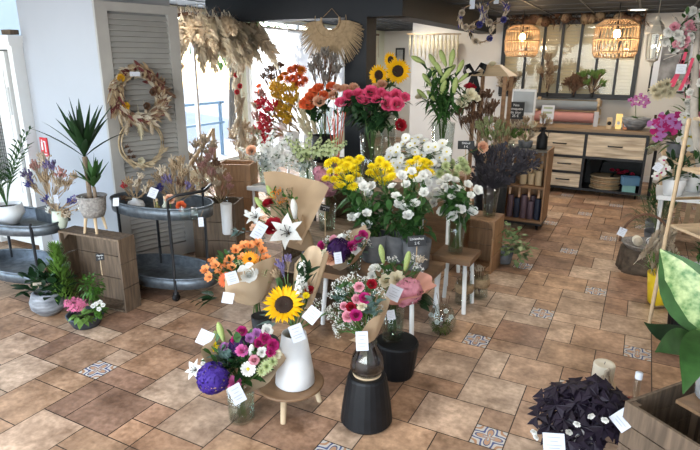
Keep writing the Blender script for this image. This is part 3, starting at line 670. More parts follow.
dried('small blue and white dried bouquet in the mint vase', c+V((0, 0, .03)), .105, [('tuft', px, py, r, m_, m2, 0) for px, py, r, m_, m2 in [(48, 203, 9, BLUED, DRY), (55, 205, 9, PW, DRY), (61, 212, 10, DRY, DRY), (68, 203, 9, BLUED, DRY), (74, 200, 8, LAV, DRY), (78, 208, 8, PW, DRY), (50, 212, 8, PW, DRY), (66, 214, 9, DRYP, DRY), (80, 202, 7, PW, DRY)]], 2.5, extra=24)
cd_ = P(56, 199, 2.47); t = T('price_card', 'white price card in the small blue dried bouquet', 'card', cd_-V((0, 0, .04))); card_at(t, 56, 199, 2.47, .035, .07, name='card'); part(MB().tube([cd_-V((0, 0, .12)), cd_], .002, 4), 'stake', WOODL, t)
# marbled round pot with dark plant
c = V((-3.60, 2.24, 0)); t = T('potted_plant', 'dark leafy plant in a round marbled grey pot on the floor', 'plant', c)
part(MB().lathe([(.001, 0), (.07, 0), (.115, .05), (.122, .10), (.10, .16), (.085, .17), (.075, .16), (.10, .10), (.001, .09)], c, 36), 'pot', MARB, t)
b = MB(); scatter_leaves(b, c+V((0, 0, .22)), (.18, .15, .12), 110, .10, .055, c+V((0, 0, .1))); part(b, 'foliage', GREEND, t)
b = MB()
for k in range(7): b.ball(P(47, 272, 2.3)+rv(.02), .022, 6)
part(b, 'bloom', DRYB, t)
card_at(t, 37, 284, 2.15, .06, .022, .2, DRYP, 'plant_tag')
# planted bowl with conifer, kalanchoe and white cyclamen
c = V((-3.20, 2.235, 0)); t = T('planted_bowl', 'dark bowl planted with conifer, pink kalanchoe and white flowers', 'plant', c)
part(MB().lathe([(.001, 0), (.085, 0), (.12, .07), (.125, .085), (.11, .085), (.10, .06), (.001, .06)], c, 36), 'bowl', DBOWL, t); part(MB().lathe([(.108, .07), (.001, .075)], c, 20), 'soil', SOIL, t)
b = MB(); o = P(66, 300, 2.30)
for k in range(560):
    s = R.random()**.8; q = R.random()*6.28; w = .075*(1-s)**.7+.012; p = V((o.x-.035*s, o.y, .09+.40*s))+V((math.cos(q), math.sin(q), 0))*w*R.random()**.5; b.leaf(p, V((math.cos(q)*.7, math.sin(q)*.7, 1)), .06, .014, .05, .2, 2)
b.tube([(o.x, o.y, .07), (o.x-.03, o.y, .42)], .006, 5); part(b, 'conifer', CONIF, t)
b = MB(); o = P(91, 287, 2.28); scatter_leaves(b, o, (.085, .07, .10), 260, .028, .016); b.tube([(o.x, o.y, .07), o], .005, 5); part(b, 'boxwood_foliage', BOX, t)
b = MB(); o = P(78, 312, 2.14); scatter_leaves(b, o+V((0, .02, -.03)), (.075, .05, .03), 26, .06, .045); part(b, 'kalanchoe_leaves', GREENL, t)
b = MB()
for k in range(150):
    d = rv(1); d = V((d.x*.07, d.y*.05, .045+.025*d.z)); p = P(75, 307, 2.13)+d-V((0, 0, .03)); F = frame(d.normalized()*.6+tocam(p)); g = R.random()
    for j in range(4): a = g+j*PI/2; e = F@V((math.cos(a), math.sin(a), .2))*.010; e2 = F@V((math.cos(a+.6), math.sin(a+.6), .2))*.008; b.add([p, p+e, p+e2], [(0, 1, 2)])
    b.ball(p, .004, 4)
part(b, 'kalanchoe_flowers', mat('kalanchoe_pink', (.75, .20, .36), .6, noise=.3, sub=.2), t)
for px, py in pts('96,304 100,302 103,305 99,309 93,306'): inst(head('lisianthus', PW), 'white_flower', t, P(px, py, 2.14), tocam((-3, 2, 0))+rv(.4), .014)
b = MB(); scatter_leaves(b, P(97, 310, 2.17), (.06, .04, .03), 60, .035, .022); part(b, 'white_flower_leaves', BOX, t)

# wreaths on the shutter
def wreath():
    c = SP(137, 96, .05); r = 23*pxm(c); t = T('dried_wreath', 'thick pampas and dried flower wreath on the shutter, the upper one', 'wreath', c); F = frame(SN, (0, 0, 1)); N = 26
    ring = [c+F@V((r*math.cos(2*PI*i/N), r*math.sin(2*PI*i/N), 0)) for i in range(N+1)]; part(MB().tube(ring, .028, 7), 'ring', DRY, t)
    cols = [DRY, DRYB, mat('dried_burgundy', (.16, .035, .035), .8, noise=.3), PAMP, DRY, RAFF, PAMPC]; bs = [MB() for _ in cols]
    for k in range(620):
        q = R.random()*6.28; i = R.randrange(len(cols)); rr = r*R.uniform(.82, 1.2); p = c+F@V((rr*math.cos(q), rr*math.sin(q), R.uniform(0, .06))); d = F@V((-math.sin(q)*.9+math.cos(q)*R.uniform(-.7, 1.0), math.cos(q)*.9+math.sin(q)*R.uniform(-.7, 1.0), R.uniform(.1, .7))); bs[i].leaf(p, d, R.uniform(.05, .11), R.uniform(.016, .036), .1, .3, 3, up=SN)
    for bb, m_ in zip(bs, cols): part(bb, 'dried_leaves', m_, t)
    for k, (a, dr, m_) in enumerate([(2.3, 0, DRYP), (3.4, 0, DRY), (4.1, .02, DRYP), (5.0, 0, DRYP), (5.8, .02, DRYP), (.3, .03, DRYB), (1.0, 0, DRYB), (4.6, .03, PCR)]): inst(head('pampas', m_, DRY), 'plume', t, c+F@V(((r+dr)*math.cos(a), (r+dr)*math.sin(a), .05)), F@V((math.cos(a), math.sin(a)-1.2, .3)), .11)
    for k, (px, py) in enumerate([(126, 106), (121, 78), (153, 92), (147, 106)]): inst(head('rose', DRYY if k < 2 else DRYB), 'dried_bloom', t, SP(px, py, .12), SN, .03)
    card = SP(135, 74, .13); part(MB().box(card, (.085, .035, .002), M=frame(SN, (.1, 0, 1))), 'price_card', CARD, t, False)
    part(MB().tube([c+F@V((0, r, 0)), SP(136, 60, .02)], .003, 4), 'hanging_cord', JUTE, t)
wreath()
def hoop():
    c = SP(141, 143, .045); r = 22*pxm(c); t = T('hoop_wreath', 'thin pale hoop wreath with one white flower, the lower one on the shutter', 'wreath', c); F = frame(SN, (0, 0, 1)); N = 32
    for k, o in enumerate((0, .012, -.01)): part(MB().tube([c+F@V(((r+o)*math.cos(2*PI*i/N+k), (r+o)*math.sin(2*PI*i/N+k), .01*k)) for i in range(N+1)], .006, 5), 'hoop', RAFF, t)
    b = MB()
    for k in range(70): q = R.uniform(3.6, 5.9); p = c+F@V((r*R.uniform(.85, 1.12)*math.cos(q), r*R.uniform(.85, 1.12)*math.sin(q), .02)); b.leaf(p, F@V((-math.sin(q), math.cos(q), .4))+rv(.5), .07, .012, .1, .2, 2, up=SN)
    part(b, 'dried_leaves', RAFF, t); inst(head('lisianthus', PCR), 'white_flower', t, SP(141, 161, .09), SN, .032)
    for px, py in pts('126,147 129,152 133,157 128,158'): inst(head('tuft', DRYB, DRYB), 'dried_sprig', t, SP(px, py, .07), SN+V((0, 0, .5)), .035)
hoop()
# things on the right trolley (tray floor at 0.645)
TZ = .645
def on_tray(px, py, y): p = P(px, py, y); return V((p.x, y, TZ))
c = on_tray(137, 215, 2.90)
b = MB().lathe([(.001, 0), (.05, 0), (.068, .03), (.055, .065), (.022, .08), (.018, .095), (.013, .095), (.015, .08), (.001, .07)], c, 28); solo(b, 'bud_vase', CERW, 'squat white bud vase at the left end of the right trolley', 'vase', c)
dried('dried twigs in the squat white bud vase', c+V((0, 0, .08)), .015, [('tuft', px, py, r, m_, DRY, 0) for px, py, r, m_ in [(126, 190, 9, DRYR), (130, 186, 10, DRY), (137, 188, 11, DRYP), (144, 192, 10, DRYP), (140, 180, 9, DRYP), (128, 198, 8, DRYB), (149, 186, 8, DRY)]], 2.90, extra=16)
dried('low spread of dried twigs and lavender across the right trolley', on_tray(178, 208, 3.06)+V((0, 0, .01)), .05, [('tuft', px, py, r, m_, DRY, dy) for px, py, r, m_, dy in [(160, 182, 12, DRY, 0), (167, 176, 13, DRYP, 0), (174, 172, 13, DRY, .05), (182, 178, 12, DRY, 0), (188, 174, 12, DRYP, .05), (193, 184, 10, DRY, 0), (170, 186, 12, LAV, 0), (179, 188, 11, DRYB, 0), (186, 190, 11, LAV, 0), (163, 192, 9, BLUED, -.05), (172, 164, 9, DRYP, .05), (180, 165, 10, DRY, .05), (190, 194, 8, DRYB, 0)]], 3.06, extra=90)
for k, (px, py, h, r, m_, lab) in enumerate([(158, 214, .10, .022, mat('bottle_oil', (.62, .55, .22), .05, trans=.6), 'small yellow oil bottle behind the price card on the trolley'), (166, 213, .13, .024, mat('bottle_frost', (.66, .68, .55), .2, trans=.4), 'pale frosted bottle with slim neck on the right trolley'), (184, 212, .11, .038, GLASS, 'small clear glass jar at the front rim of the right trolley'), (194, 209, .10, .03, GLASS, 'small clear glass jar near the right trolley handle')]):
    c = on_tray(px, py, 2.88-.0*k); t = T('bottle' if k < 2 else 'jar', lab, 'bottle' if k < 2 else 'jar', c)
    part(MB().lathe([(.001, 0), (r, 0), (r, h*.6), (r*.4 if k < 2 else r*.9, h*.75), (r*.4 if k < 2 else r*.9, h), (r*.3 if k < 2 else r*.8, h), (r*.3 if k < 2 else r*.8, h*.75), (r*.9, h*.55), (r*.9, .008), (.001, .008)], c, 18), 'vessel', m_, t)
    if k < 2: part(MB().lathe([(.001, h), (r*.45, h), (r*.45, h+.02), (.001, h+.02)], c, 10), 'stopper', WOODL, t)
for k, (px, py, m_, lab) in enumerate([(170, 199, PPE, 'pale peach preserved rose lying on the right trolley'), (181, 206, POR, 'orange preserved rose head on the right trolley')]):
    p = P(px, py, 2.87); t = T('preserved_rose', lab, 'flower', p-V((0, 0, .03))); inst(head('rose', m_), 'bloom', t, p, tocam(p), .034); part(MB().tube([p-V((0, 0, .08)), p], .004, 5), 'stem', STEM, t)
p = P(153, 193, 2.84); t = T('price_card', 'large white price card leaning on the right trolley', 'card', p-V((0, 0, .12))); card_at(t, 153, 193, 2.84, .07, .085, .5, name='card'); part(MB().tube([p-V((0, 0, .13)), p+V((0, .004, 0))], .003, 4), 'stake', WOODL, t)
p = P(152, 212, 2.83); solo(MB().box(p, (.06, .03, .03)), 'soap_box', CARD, 'little white carton lying on the right trolley', 'box', p-V((0, 0, .015)), smooth=False)
p = P(201, 222, 2.78); t = T('price_card', 'white price card hanging on the right trolley handle', 'card', p); card_at(t, 201, 222, 2.74, .04, .075, name='card'); part(MB().tube([p+V((0, 0, .035)), p+V((0, .03, .08))], .002, 4), 'loop', JUTE, t)

# ================================================================ between the shutter and the window
crate('dark weathered crate with upright boards right of the trolley', (-3.36, 3.83, 0), .40, .28, .52, .38, 'top', WOODD)
for o in []: pass
c = V((-3.30, 3.80, .0)); c.z = .20; vb = V((-3.30, 3.80, .50))
solo(MB().lathe(vase_prof('', 0, .36, .05, .07, .005), (-3.30, 3.80, .20), 20), 'vase', GLASS, 'clear glass vase standing in the dark weathered crate', 'vase', (-3.30, 3.80, .20))
dried('pink and beige dried bouquet rising from the dark weathered crate', V((-3.30, 3.80, .24)), .26, [('tuft', px, py, r, m_, DRY, dy) for px, py, r, m_, dy in [(206, 170, 10, DRYPK, 0), (211, 162, 10, DRYPK, 0), (216, 168, 10, DRYB, 0), (203, 180, 9, DRYP, 0), (212, 178, 11, DRYPK, -.03), (221, 175, 10, DRYP, 0), (226, 182, 9, DRYPK, 0), (218, 188, 10, DRYP, -.03), (208, 190, 9, DRY, -.03), (229, 190, 8, DRYPK, 0), (214, 155, 8, DRYPK, .03)]], 3.80, extra=50, em=DRYPK)
p = P(226, 204, 3.7); p.z = .26; vase('small white vase on the floor of the dark weathered crate', p, .28, .045, .05, CERW)
crate('small orange brown crate beyond the dark crate', V(P(240, 215, 4.6))*1+V((0, 0, -P(240, 215, 4.6).z)), .36, .26, .72, .35, 'top', WOODV, count=4)
b = MB()
p0 = P(185, 172, 4.5); p1 = P(213, 130, 4.9)
t = T('wooden_easel', 'slim pale wooden frame leaning by the side window', 'frame', V((p0.x, p0.y, 0)))
part(MB().tube([p0, p1], .022, 6), 'rail', WOODL, t); part(MB().tube([V((p0.x, p0.y, 0)), p0+V((0, 0, .02))], .022, 6), 'leg', WOODL, t); part(MB().tube([V((p1.x, p1.y, 0)), p1+V((0, 0, .02))], .022, 6), 'leg', WOODL, t)
# sheaves of dried grass in front of the window
for k, (px, py, y, lab, L) in enumerate([(200, 176, 4.7, 'pale dried grass sheaf in a floor jar by the window', [(196, 150), (203, 145), (207, 158), (192, 162), (200, 166), (211, 150), (205, 170)]), (243, 172, 5.9, 'tall pale dried grass in a jar under the pampas strip', [(236, 140), (244, 132), (250, 146), (240, 152), (247, 160), (254, 138)])]):
    p = P(px, py, y); c = V((p.x, p.y, 0)); vase('tall clear floor jar holding the dried grass, %s' % ('by the leaning frame' if k == 0 else 'under the pampas strip'), c, .45, .07, .09, GLASS)
    dried(lab, c+V((0, 0, .02)), .46, [('tuft', a, b_, 13, DRYP, DRY, 0) for a, b_ in L], y, extra=40, em=DRYP)

# pampas garland over the window and hanging strip
def garland():
    c = P(205, 22, 4.95); t = T('pampas_garland', 'thick pampas and dried grass garland hung over the side window', 'garland', c)
    a = P(176, 14, 4.6); e = P(258, 24, 5.9); br = [lerp(a, e, i/8)+rv(.02) for i in range(9)]; part(MB().tube(br, .02, 6), 'branch', DRYB, t)
    for k in range(64):
        s = R.random(); o = lerp(a, e, s)+rv(.05); d = V((R.uniform(-.1, .7), R.uniform(-.6, .1), -R.uniform(.3, 1.3))); L = R.uniform(.16, .29); inst(head('pampas', R.choice([PAMP, PAMPC, PAMPC]), DRY), 'plume', t, o+d.normalized()*L, d, L)
    b = MB(); b2 = MB()
    for k in range(200):
        s = R.random(); o = lerp(a, e, s)+rv(.06)+V((0, .03, .03)); (b if k % 2 else b2).leaf(o, V((R.uniform(-1, 1), R.uniform(-1, 1), R.uniform(-1, .6))), R.uniform(.08, .2), .012, .2, .2, 2)
    part(b, 'dried_grass', DRYB, t); part(b2, 'dried_leaves', mat('dried_grey', (.16, .15, .14), .8, noise=.3), t)
    for px, py in pts('197,46 181,66 183,48'): inst(head('hydrangea', DRYR if px > 190 else DRYPK), 'dried_bloom', t, P(px, py, 4.75), tocam((-4, 4.7, 2)), (.035, .035, .06), 0)
garland()
def strip():
    c = P(236, 66, 5.75); t = T('pampas_strip', 'long hanging strip of cream pampas beside the side window', 'garland', c); e = P(242, 150, 5.75); part(MB().tube([c, lerp(c, e, .5), e], .008, 5), 'cord', JUTE, t)
    for k in range(30):
        s = k/29; o = lerp(c, e, s)+rv(.035); inst(head('pampas', R.choice([PAMP, PAMPC]), DRY), 'plume', t, o, V((R.uniform(-.6, .6), R.uniform(-.6, .3), -1)), R.uniform(.09, .14))
    for px, py in pts('237,92 240,86 236,75'): inst(head('rose', DRYR), 'dried_bloom', t, P(px, py, 5.68), tocam(c), .03)
strip()
# ================================================================ blind and hangings
BL = mat('blind_fabric', (.80, .80, .80), .8, noise=.12, scale=60, stretch=(1, 1, 1), sub=.45)
t = T('pleated_blind', 'white pleated blind over the large left window', 'blind', (XL+.05, 8.85, 2.27)); b = MB(); n = 96
vs = []; fs = []
for i in range(n+1):
    y = 7.16+(10.5-7.16)*i/n
    for z in (.35, 2.26): vs.append((XL+.05+(.012 if i % 2 else 0), y, z))
for i in range(n): fs.append((2*i, 2*i+2, 2*i+3, 2*i+1))
part(b.add(vs, fs), 'fabric', BL, t, False); part(MB().box((XL+.05, 8.83, 2.27), (.05, 3.36, .035)), 'head_rail', WHITE, t, False)
def collar():
    c = P(331, 20, 5.47); s = pxm(c); t = T('raffia_collar', 'fan shaped raffia wall hanging on the dark beam', 'wall hanging', c)
    X, Z = CR.copy(), V((0, 0, 1)); X.z = 0; X.normalize(); X = V((1, 0, 0)); b = MB(); b2 = MB()
    for k in range(120):
        g = k/119; a = math.radians(184+172*g); r0 = 10*s; r1 = (31+14*math.sin(PI*g)**.8+R.uniform(-1.5, 1.5))*s; d = X*math.cos(a)*1.05+Z*math.sin(a)
        q = rv(.008); b.tube([c+d*r0, c+d*lerp(r0, r1, .5)+V((0, -.015, 0)), c+d*r1+q+V((0, 0, -.02))], [.004, .005, .003], 4, False)
    part(b, 'fringe', mat('raffia_dark', (.40, .29, .17), .8, noise=.3, scale=30), t)
    for r, th in ((10, .012), (17, .004)): b2.tube([c+(X*math.cos(math.radians(165+210*k/40))*1.05+Z*math.sin(math.radians(165+210*k/40)))*r*s+V((0, -.014, 0)) for k in range(41)], th, 6)
    part(b2, 'braid', JUTE, t); part(MB().tube([c+V((0, .02, 11*s)), c+X*9*s+Z*3*s], .003, 4).tube([c+V((0, .02, 11*s)), c-X*9*s+Z*3*s], .003, 4), 'hanging_cord', JUTE, t)
collar()
# driftwood mobile with hangings, framed print and wall hangings at the back left
t = T('driftwood_hanging', 'driftwood branch with hanging dried strands right of the dark pillar', 'wall hanging', P(372, 33, 6.4))
part(MB().tube([P(361, 32, 6.4), P(370, 34, 6.4), P(379, 35, 6.4)], .014, 6), 'branch', WOODC, t)
b = MB()
for px in range(362, 379, 2):
    a = P(px, 34, 6.4); b.tube([a, a+V((R.uniform(-.02, .02), 0, -R.uniform(.25, .6)))], .006, 4)
part(b, 'strand', DRYP, t); part(MB().tube([P(371, 33, 6.4), V((P(371, 33, 6.4).x, 6.4, ZC))], .003, 4), 'cord', JUTE, t)
t = T('picture_frame', 'small dark framed print on the far left wall', 'picture', P(400, 57, 12.4)); c = P(400, 57, 12.4); part(MB().box(c, (.22, .03, .40)), 'frame', BLACK, t, False); part(MB().box(c+V((0, -.017, 0)), (.15, .004, .32)), 'print', mat('print_grey', (.30, .31, .32), .6, noise=.5, scale=6), t, False)
b = MB()
t = T('macrame_panel', 'row of white knotted hangings on a wooden rod at the back wall', 'wall hanging', P(433, 34, 9.2)); part(MB().tube([P(407, 34, 9.2), P(461, 34, 9.2)], .012, 6), 'rod', WOODL, t)
for k, px in enumerate(range(410, 460, 4)):
    a = P(px, 35, 9.2); part(MB().tube([a, a+V((0, 0, -.12)), a+V((0, .01, -.35-.05*(k % 3)))], [.012, .02, .008], 5), 'tassel', PCR, t)
c = P(444, 55, 9.42); t = T('relief_panel', 'pale beige square panel with palm leaf relief on the back wall', 'wall panel', c); part(MB().box(c, (.48, .03, .46)), 'panel', mat('panel_beige', (.58, .54, .47), .8, noise=.1), t, False)
b = MB()
for k in range(15): a = -1.4+2.8*k/14; b.leaf(c+V((-.02, -.02, -.12)), V((math.sin(a), -.08, math.cos(a))), .22, .03, 0, .2, 4, up=(0, -1, 0))
part(b, 'palm_relief', MATS['panel_beige'], t)
# floral hoops hung from the ceiling
def fhoop(px, py, r, y, label, blue):
    c = P(px, py, y); s = pxm(c); r *= s; t = T('floral_hoop', label, 'wreath', c, 'dried floral hoops hung from the ceiling'); F = frame(tocam(c)+V((.3, 0, 0))); N = 28
    part(MB().tube([c+F@V((r*math.cos(2*PI*i/N), r*math.sin(2*PI*i/N), 0)) for i in range(N+1)], .006, 5), 'ring', JUTE, t); b = MB(); b2 = MB()
    for k in range(130):
        q = R.choice([R.uniform(2.2, 4.9), R.uniform(-1.2, 1)]); p = c+F@V((r*R.uniform(.85, 1.15)*math.cos(q), r*R.uniform(.85, 1.15)*math.sin(q), R.uniform(-.02, .03))); (b if k % 3 else b2).leaf(p, F@V((-math.sin(q), math.cos(q), .3))+rv(.6), .06, .022, .1, .2, 2)
    part(b, 'dried_leaves', DRYP, t); part(b2, 'dark_leaves', BLUED if blue else BLACKM, t)
    for q in (2.8, 4.2, 5.6): inst(head('rose', DRYP if q < 5 else BLUED), 'dried_bloom', t, c+F@V((r*math.cos(q), r*math.sin(q), .03)), F.col[2], .03)
    part(MB().tube([c+F@V((0, r, 0)), V((c.x, c.y, ZC))], .002, 4), 'cord', JUTE, t)
    p = c+F@V((0, r+.01, .01)); part(MB().box(p, (.05, .002, .09), M=frame((0, -1, 0)) if False else None), 'price_card', CARD, t, False)
fhoop(471, 17, 11, 5.6, 'oval dried floral hoop at left, hanging level with the beam end', True)
fhoop(495, 12, 11, 5.9, 'dried floral hoop hanging highest, before the left rattan lamp', True)
fhoop(481, 31, 11, 6.0, 'dried floral hoop hanging lowest of the three', False)

# ================================================================ display tables and supports
def table(label, x0, x1, y0, y1, z, top, legm, lw=.04, name='display_table', group=None, slant=0):
    t = T(name, label, 'table', ((x0+x1)/2, (y0+y1)/2, 0), group); part(MB().box(((x0+x1)/2, (y0+y1)/2, z-.02), (x1-x0, y1-y0, .04)), 'top', top, t, False)
    for sx in (x0+.05, x1-.05):
        for sy in (y0+.05, y1-.05): part(MB().tube([(sx+(slant if sx > (x0+x1)/2 else -slant), sy+(slant if sy > (y0+y1)/2 else -slant), 0), (sx, sy, z-.04)], lw/2, 8), 'leg', legm, t)
    return t
table('low wooden table with white metal legs under the purple bouquet', -1.80, -1.08, 2.98, 3.55, .40, WOODS, WHITE, .032, slant=.02)
table('small wooden stool with white legs holding the tall glass vase', -1.20, -.92, 3.60, 3.88, .42, WOODS, WHITE, .032, 'stool', slant=.02)
table('tall stool with white legs behind the white lisianthus', -1.62, -1.20, 4.05, 4.45, .70, WOODS, WHITE, .034, 'stool', slant=.02)
crate('pale slatted crate under the tall rose vase, lower one', (-2.10, 4.40, 0), .62, .5, .345, 0, 'front', WOODC, group=None)
crate('pale slatted crate right under the rose vase, upper one', (-2.10, 4.40, .345), .62, .5, .345, 0, 'front', WOODC)
crate('slatted crate below the pink hydrangeas', (-2.30, 3.84, 0), .5, .36, .40, 0, 'front', WOODC)
crate('dark wooden crate behind the kraft wrapped lilies', (-2.02, 3.28, 0), .40, .34, .30, 0, 'front', WOODD)
crate('tall upright crate under the lily vase', (-1.66, 4.95, 0), .46, .40, .70, 0, 'top', WOODM)
crate('brown upright crate with gaps below the dark broom bunch', (-1.12, 4.66, 0), .32, .30, .47, -.05, 'front', WOODV)
table('white metal table holding the white stock bunches', -3.55, -2.55, 4.50, 5.05, .50, WHITE, WHITE, .03)
table('white table with coloured dried bouquets by the blind', -4.45, -3.05, 5.95, 6.60, .62, WHITE, WHITE, .04)
table('dark table for the orange roses under the pillar', -3.10, -2.55, 4.98, 5.45, .72, WOODD, BLACK, .04)
table('dark side table behind the sunflowers and tall glass vases', -2.42, -1.95, 5.1, 5.6, .80, WOODD, BLACK, .04)

# ================================================================ flowers in vases
VT = lambda px, py, y, z: V((P(px, py, y).x, y, z))
# dried colour bouquets
c = VT(292, 150, 6.2, .62); vase('white pot holding the red and yellow dried bunches', c, .24, .09, .11, CERW)
def dbunch(label, vc, h, y, colr, spots, r, n2=30):
    dried(label, vc+V((0, 0, .02)), h, [('tuft', px, py, r, colr, DRY, dy) for px, py, dy in spots], y, extra=n2*3, em=colr)
dbunch('bright red dried grass bunch, left of the yellow one', c, .21, 6.1, mat('dried_scarlet', (.80, .035, .07), .7, noise=.3, sub=.3), [(266, 108, 0), (270, 118, 0), (275, 112, 0), (268, 128, 0), (274, 126, 0), (271, 138, 0), (264, 134, 0), (277, 134, .03)], 13)
c2 = VT(310, 150, 6.3, .62); vase('white vase holding the yellow dried bunch', c2, .24, .07, .09, CERW)
dbunch('golden yellow dried bunch between the red and orange ones', c2, .21, 6.2, DRYY, [(280, 100, 0), (286, 95, 0), (291, 104, 0), (283, 110, 0), (290, 114, 0), (286, 120, 0), (295, 96, 0), (298, 106, 0), (278, 92, .04), (293, 124, 0)], 13)
c3 = VT(283, 160, 6.45, .62); vase('tall white vase holding the orange physalis bunch', c3, .34, .06, .08, CERW)
t = T('dried_bouquet', 'orange dried physalis bunch topping the dried bouquets', 'dried flowers', c3+V((0, 0, .02)))
b = put_heads(t, 6.45, c3+V((0, 0, .34)), [('mum', px, py, r*.9, POR if k % 3 else DRYO, None, 0) for k, (px, py, r) in enumerate([(285, 74, 5), (291, 70, 5), (296, 68, 6), (288, 80, 5), (293, 78, 5), (299, 76, 5), (302, 70, 5), (296, 84, 5), (301, 84, 4), (280, 86, 4), (259, 86, 4), (260, 92, 4), (281, 78, 4), (305, 80, 4)])]); part(b, 'stem_bundle', DRYB, t)
dried('brown dried seed head bunch left of the orange physalis', c3+V((.06, .1, 0)), .3, [('tuft', px, py, 9, DRYB, DRYB, 0) for px, py in [(270, 74), (276, 72), (266, 80), (272, 82), (280, 70)]], 6.5, extra=14, em=DRYB)
c4 = VT(262, 160, 6.1, .62); vase('small clear vase with pale dried flowers at the left table end', c4, .2, .05, .07, GLASS)
dried('pale pink dried bunch at the left end of the white table', c4+V((0, 0, .02)), .18, [('tuft', px, py, 11, m_, DRY, 0) for px, py, m_ in [(256, 110, DRYP), (258, 122, DRYPK), (254, 132, DRYP), (260, 100, DRYPK), (250, 140, DRYP), (262, 142, DRYP)]], 6.1, extra=30, em=DRYP)
c5 = VT(318, 150, 6.1, .62); vase('small clear vase with white pampas beside the orange roses', c5, .2, .05, .07, GLASS)
t = T('dried_bouquet', 'white fluffy dried bunch just left of the orange roses', 'dried flowers', c5+V((0, 0, .02))); b = put_heads(t, 6.1, c5+V((0, 0, .2)), [('pampas', px, py, 13, PCR, DRY, 0) for px, py in [(302, 112), (307, 120), (311, 110), (304, 128), (314, 124), (310, 134)]]); part(b, 'stem_bundle', DRY, t)
# grey dried in tall glass at the pillar
c = VT(325, 120, 5.30, .72); vase('tall clear vase of grey dried stems in front of the pillar', c, .55, .06, .075, GLASS)
GRYD = petal('dried_grey_flower', (.30, .27, .24)); dried('grey brown dried stems in the tall clear vase by the pillar', c+V((0, 0, .02)), .5, [('tuft', px, py, 12, GRYD, DRYB, 0) for px, py in [(318, 66), (325, 60), (332, 66), (322, 74), (330, 76), (314, 74), (336, 76), (326, 84)]], 5.3, extra=24, em=GRYD)
if 0: paper(t, V((P(336, 92, 5.2).x, 5.2, P(336, 92, 5.2).z)), V((.3, -.1, 1)), .26, .02, .12, KRAFT, n=20)
# orange and peach roses
c = VT(322, 160, 5.1, .72); vase('dark bucket with the orange roses', c, .28, .10, .12, BLACKM, 'bucket', 'bucket')
o = c+V((0, 0, .28))
loose('orange rose in the dark bucket', 'rose', 5.1, o, [(310, 97, 6, POR, None, 0), (304, 103, 6, POR, None, 0), (318, 88, 6, POR, None, .05), (319, 101, 6, PPE, None, -.05), (331, 86, 5, POR, None, .05), (313, 92, 5, POR, None, .05), (324, 95, 5, POR, None, 0), (309, 106, 5, POR, None, -.05)], 'rose', 'flower', 'orange roses in the dark bucket', 11, .09, .055, GREEND, .06, deep=.2, leafzone=(.5, 1))
loose('peach rose behind the hot pink roses', 'rose', 5.15, o+V((.1, .05, 0)), [(333, 95, 5, PPE, None, 0), (338, 88, 5, PPE, None, 0), (345, 88, 5, PPE, None, 0), (354, 87, 5, PPE, None, 0), (382, 84, 5, PPE, None, .1), (376, 88, 5, PPE, None, .1)], 'rose', 'flower', 'peach roses behind the hot pink ones', 4, .075, .045, GREEND, .06, deep=.2)
b = MB()
t = T('red_sticks', 'bundle of orange red dried sticks below the orange roses', 'dried flowers', VT(337, 160, 4.85, .5))
vs_ = VT(337, 160, 4.85, .5); part(MB().tube([V((vs_.x, 4.85, .5)), V((vs_.x, 4.85, .72))], .03, 6), 'stem_bundle', DRYR, t)
for k in range(9): b.tube([vs_+V((0, 0, .2)), P(329+k*1.9, R.uniform(108, 120), 4.85)+rv(.03)], .004, 5)
part(b, 'stick', mat('stick_red', (.62, .09, .04), .6, noise=.2), t)
# hot pink roses in a tall vase
c = VT(371, 186, 4.40, .69); vase('tall clear vase of hot pink roses', c, .46, .085, .105, GLASS, water=.75); o = c+V((0, 0, .46))
loose('hot pink rose in the tall clear vase', 'rose', 4.40, o, [(349, 95, 6, PHOT, None, 0), (341, 102, 6, PHOT, None, 0), (371, 92, 7, PHOT, None, 0), (363, 100, 7, PHOT, None, -.05), (387, 96, 6, PHOT, None, 0), (396, 95, 6, PHOT, None, .03), (405, 97, 5, PHOT, None, 0), (388, 104, 7, PHOT, None, -.05), (397, 104, 7, PHOT, None, -.05), (380, 93, 6, PHOT, None, .04), (358, 94, 6, PHOT, None, .05), (376, 99, 5, PHOT, None, 0), (348, 103, 5, PHOT, None, .05)], 'rose', 'flower', 'hot pink roses in the tall clear vase', 18, .105, .062, GREEND, .07, deep=.4, leafzone=(.2, .95))
loose('dark red rose below the hot pink ones at right', 'rose', 4.40, o, [(401, 125, 6, PRED, None, -.03)], 'rose', 'flower', None, 4, .07, .04, GREEND, .06, deep=.4)
# sunflowers
c = VT(388, 150, 5.3, .80); vase('clear vase of sunflowers behind the pink roses', c, .45, .07, .09, GLASS); o = c+V((0, 0, .45))
loose('', 'sunflower', 5.25, o, [(398, 71, 12, PSUN, DISC, 0), (379, 75, 10, PSUN, DISC, .05), (391, 60, 8, PSUN, DISC, .12)], 'sunflower', 'flower', 'sunflowers behind the pink roses', 6, .11, .08, GREEN, .05, deep=.4, leafzone=(.5, .95), labels=['large open sunflower facing the viewer behind the pink roses', 'sunflower at left of the three, above the pink roses', 'topmost small sunflower, half hidden behind the large one'])
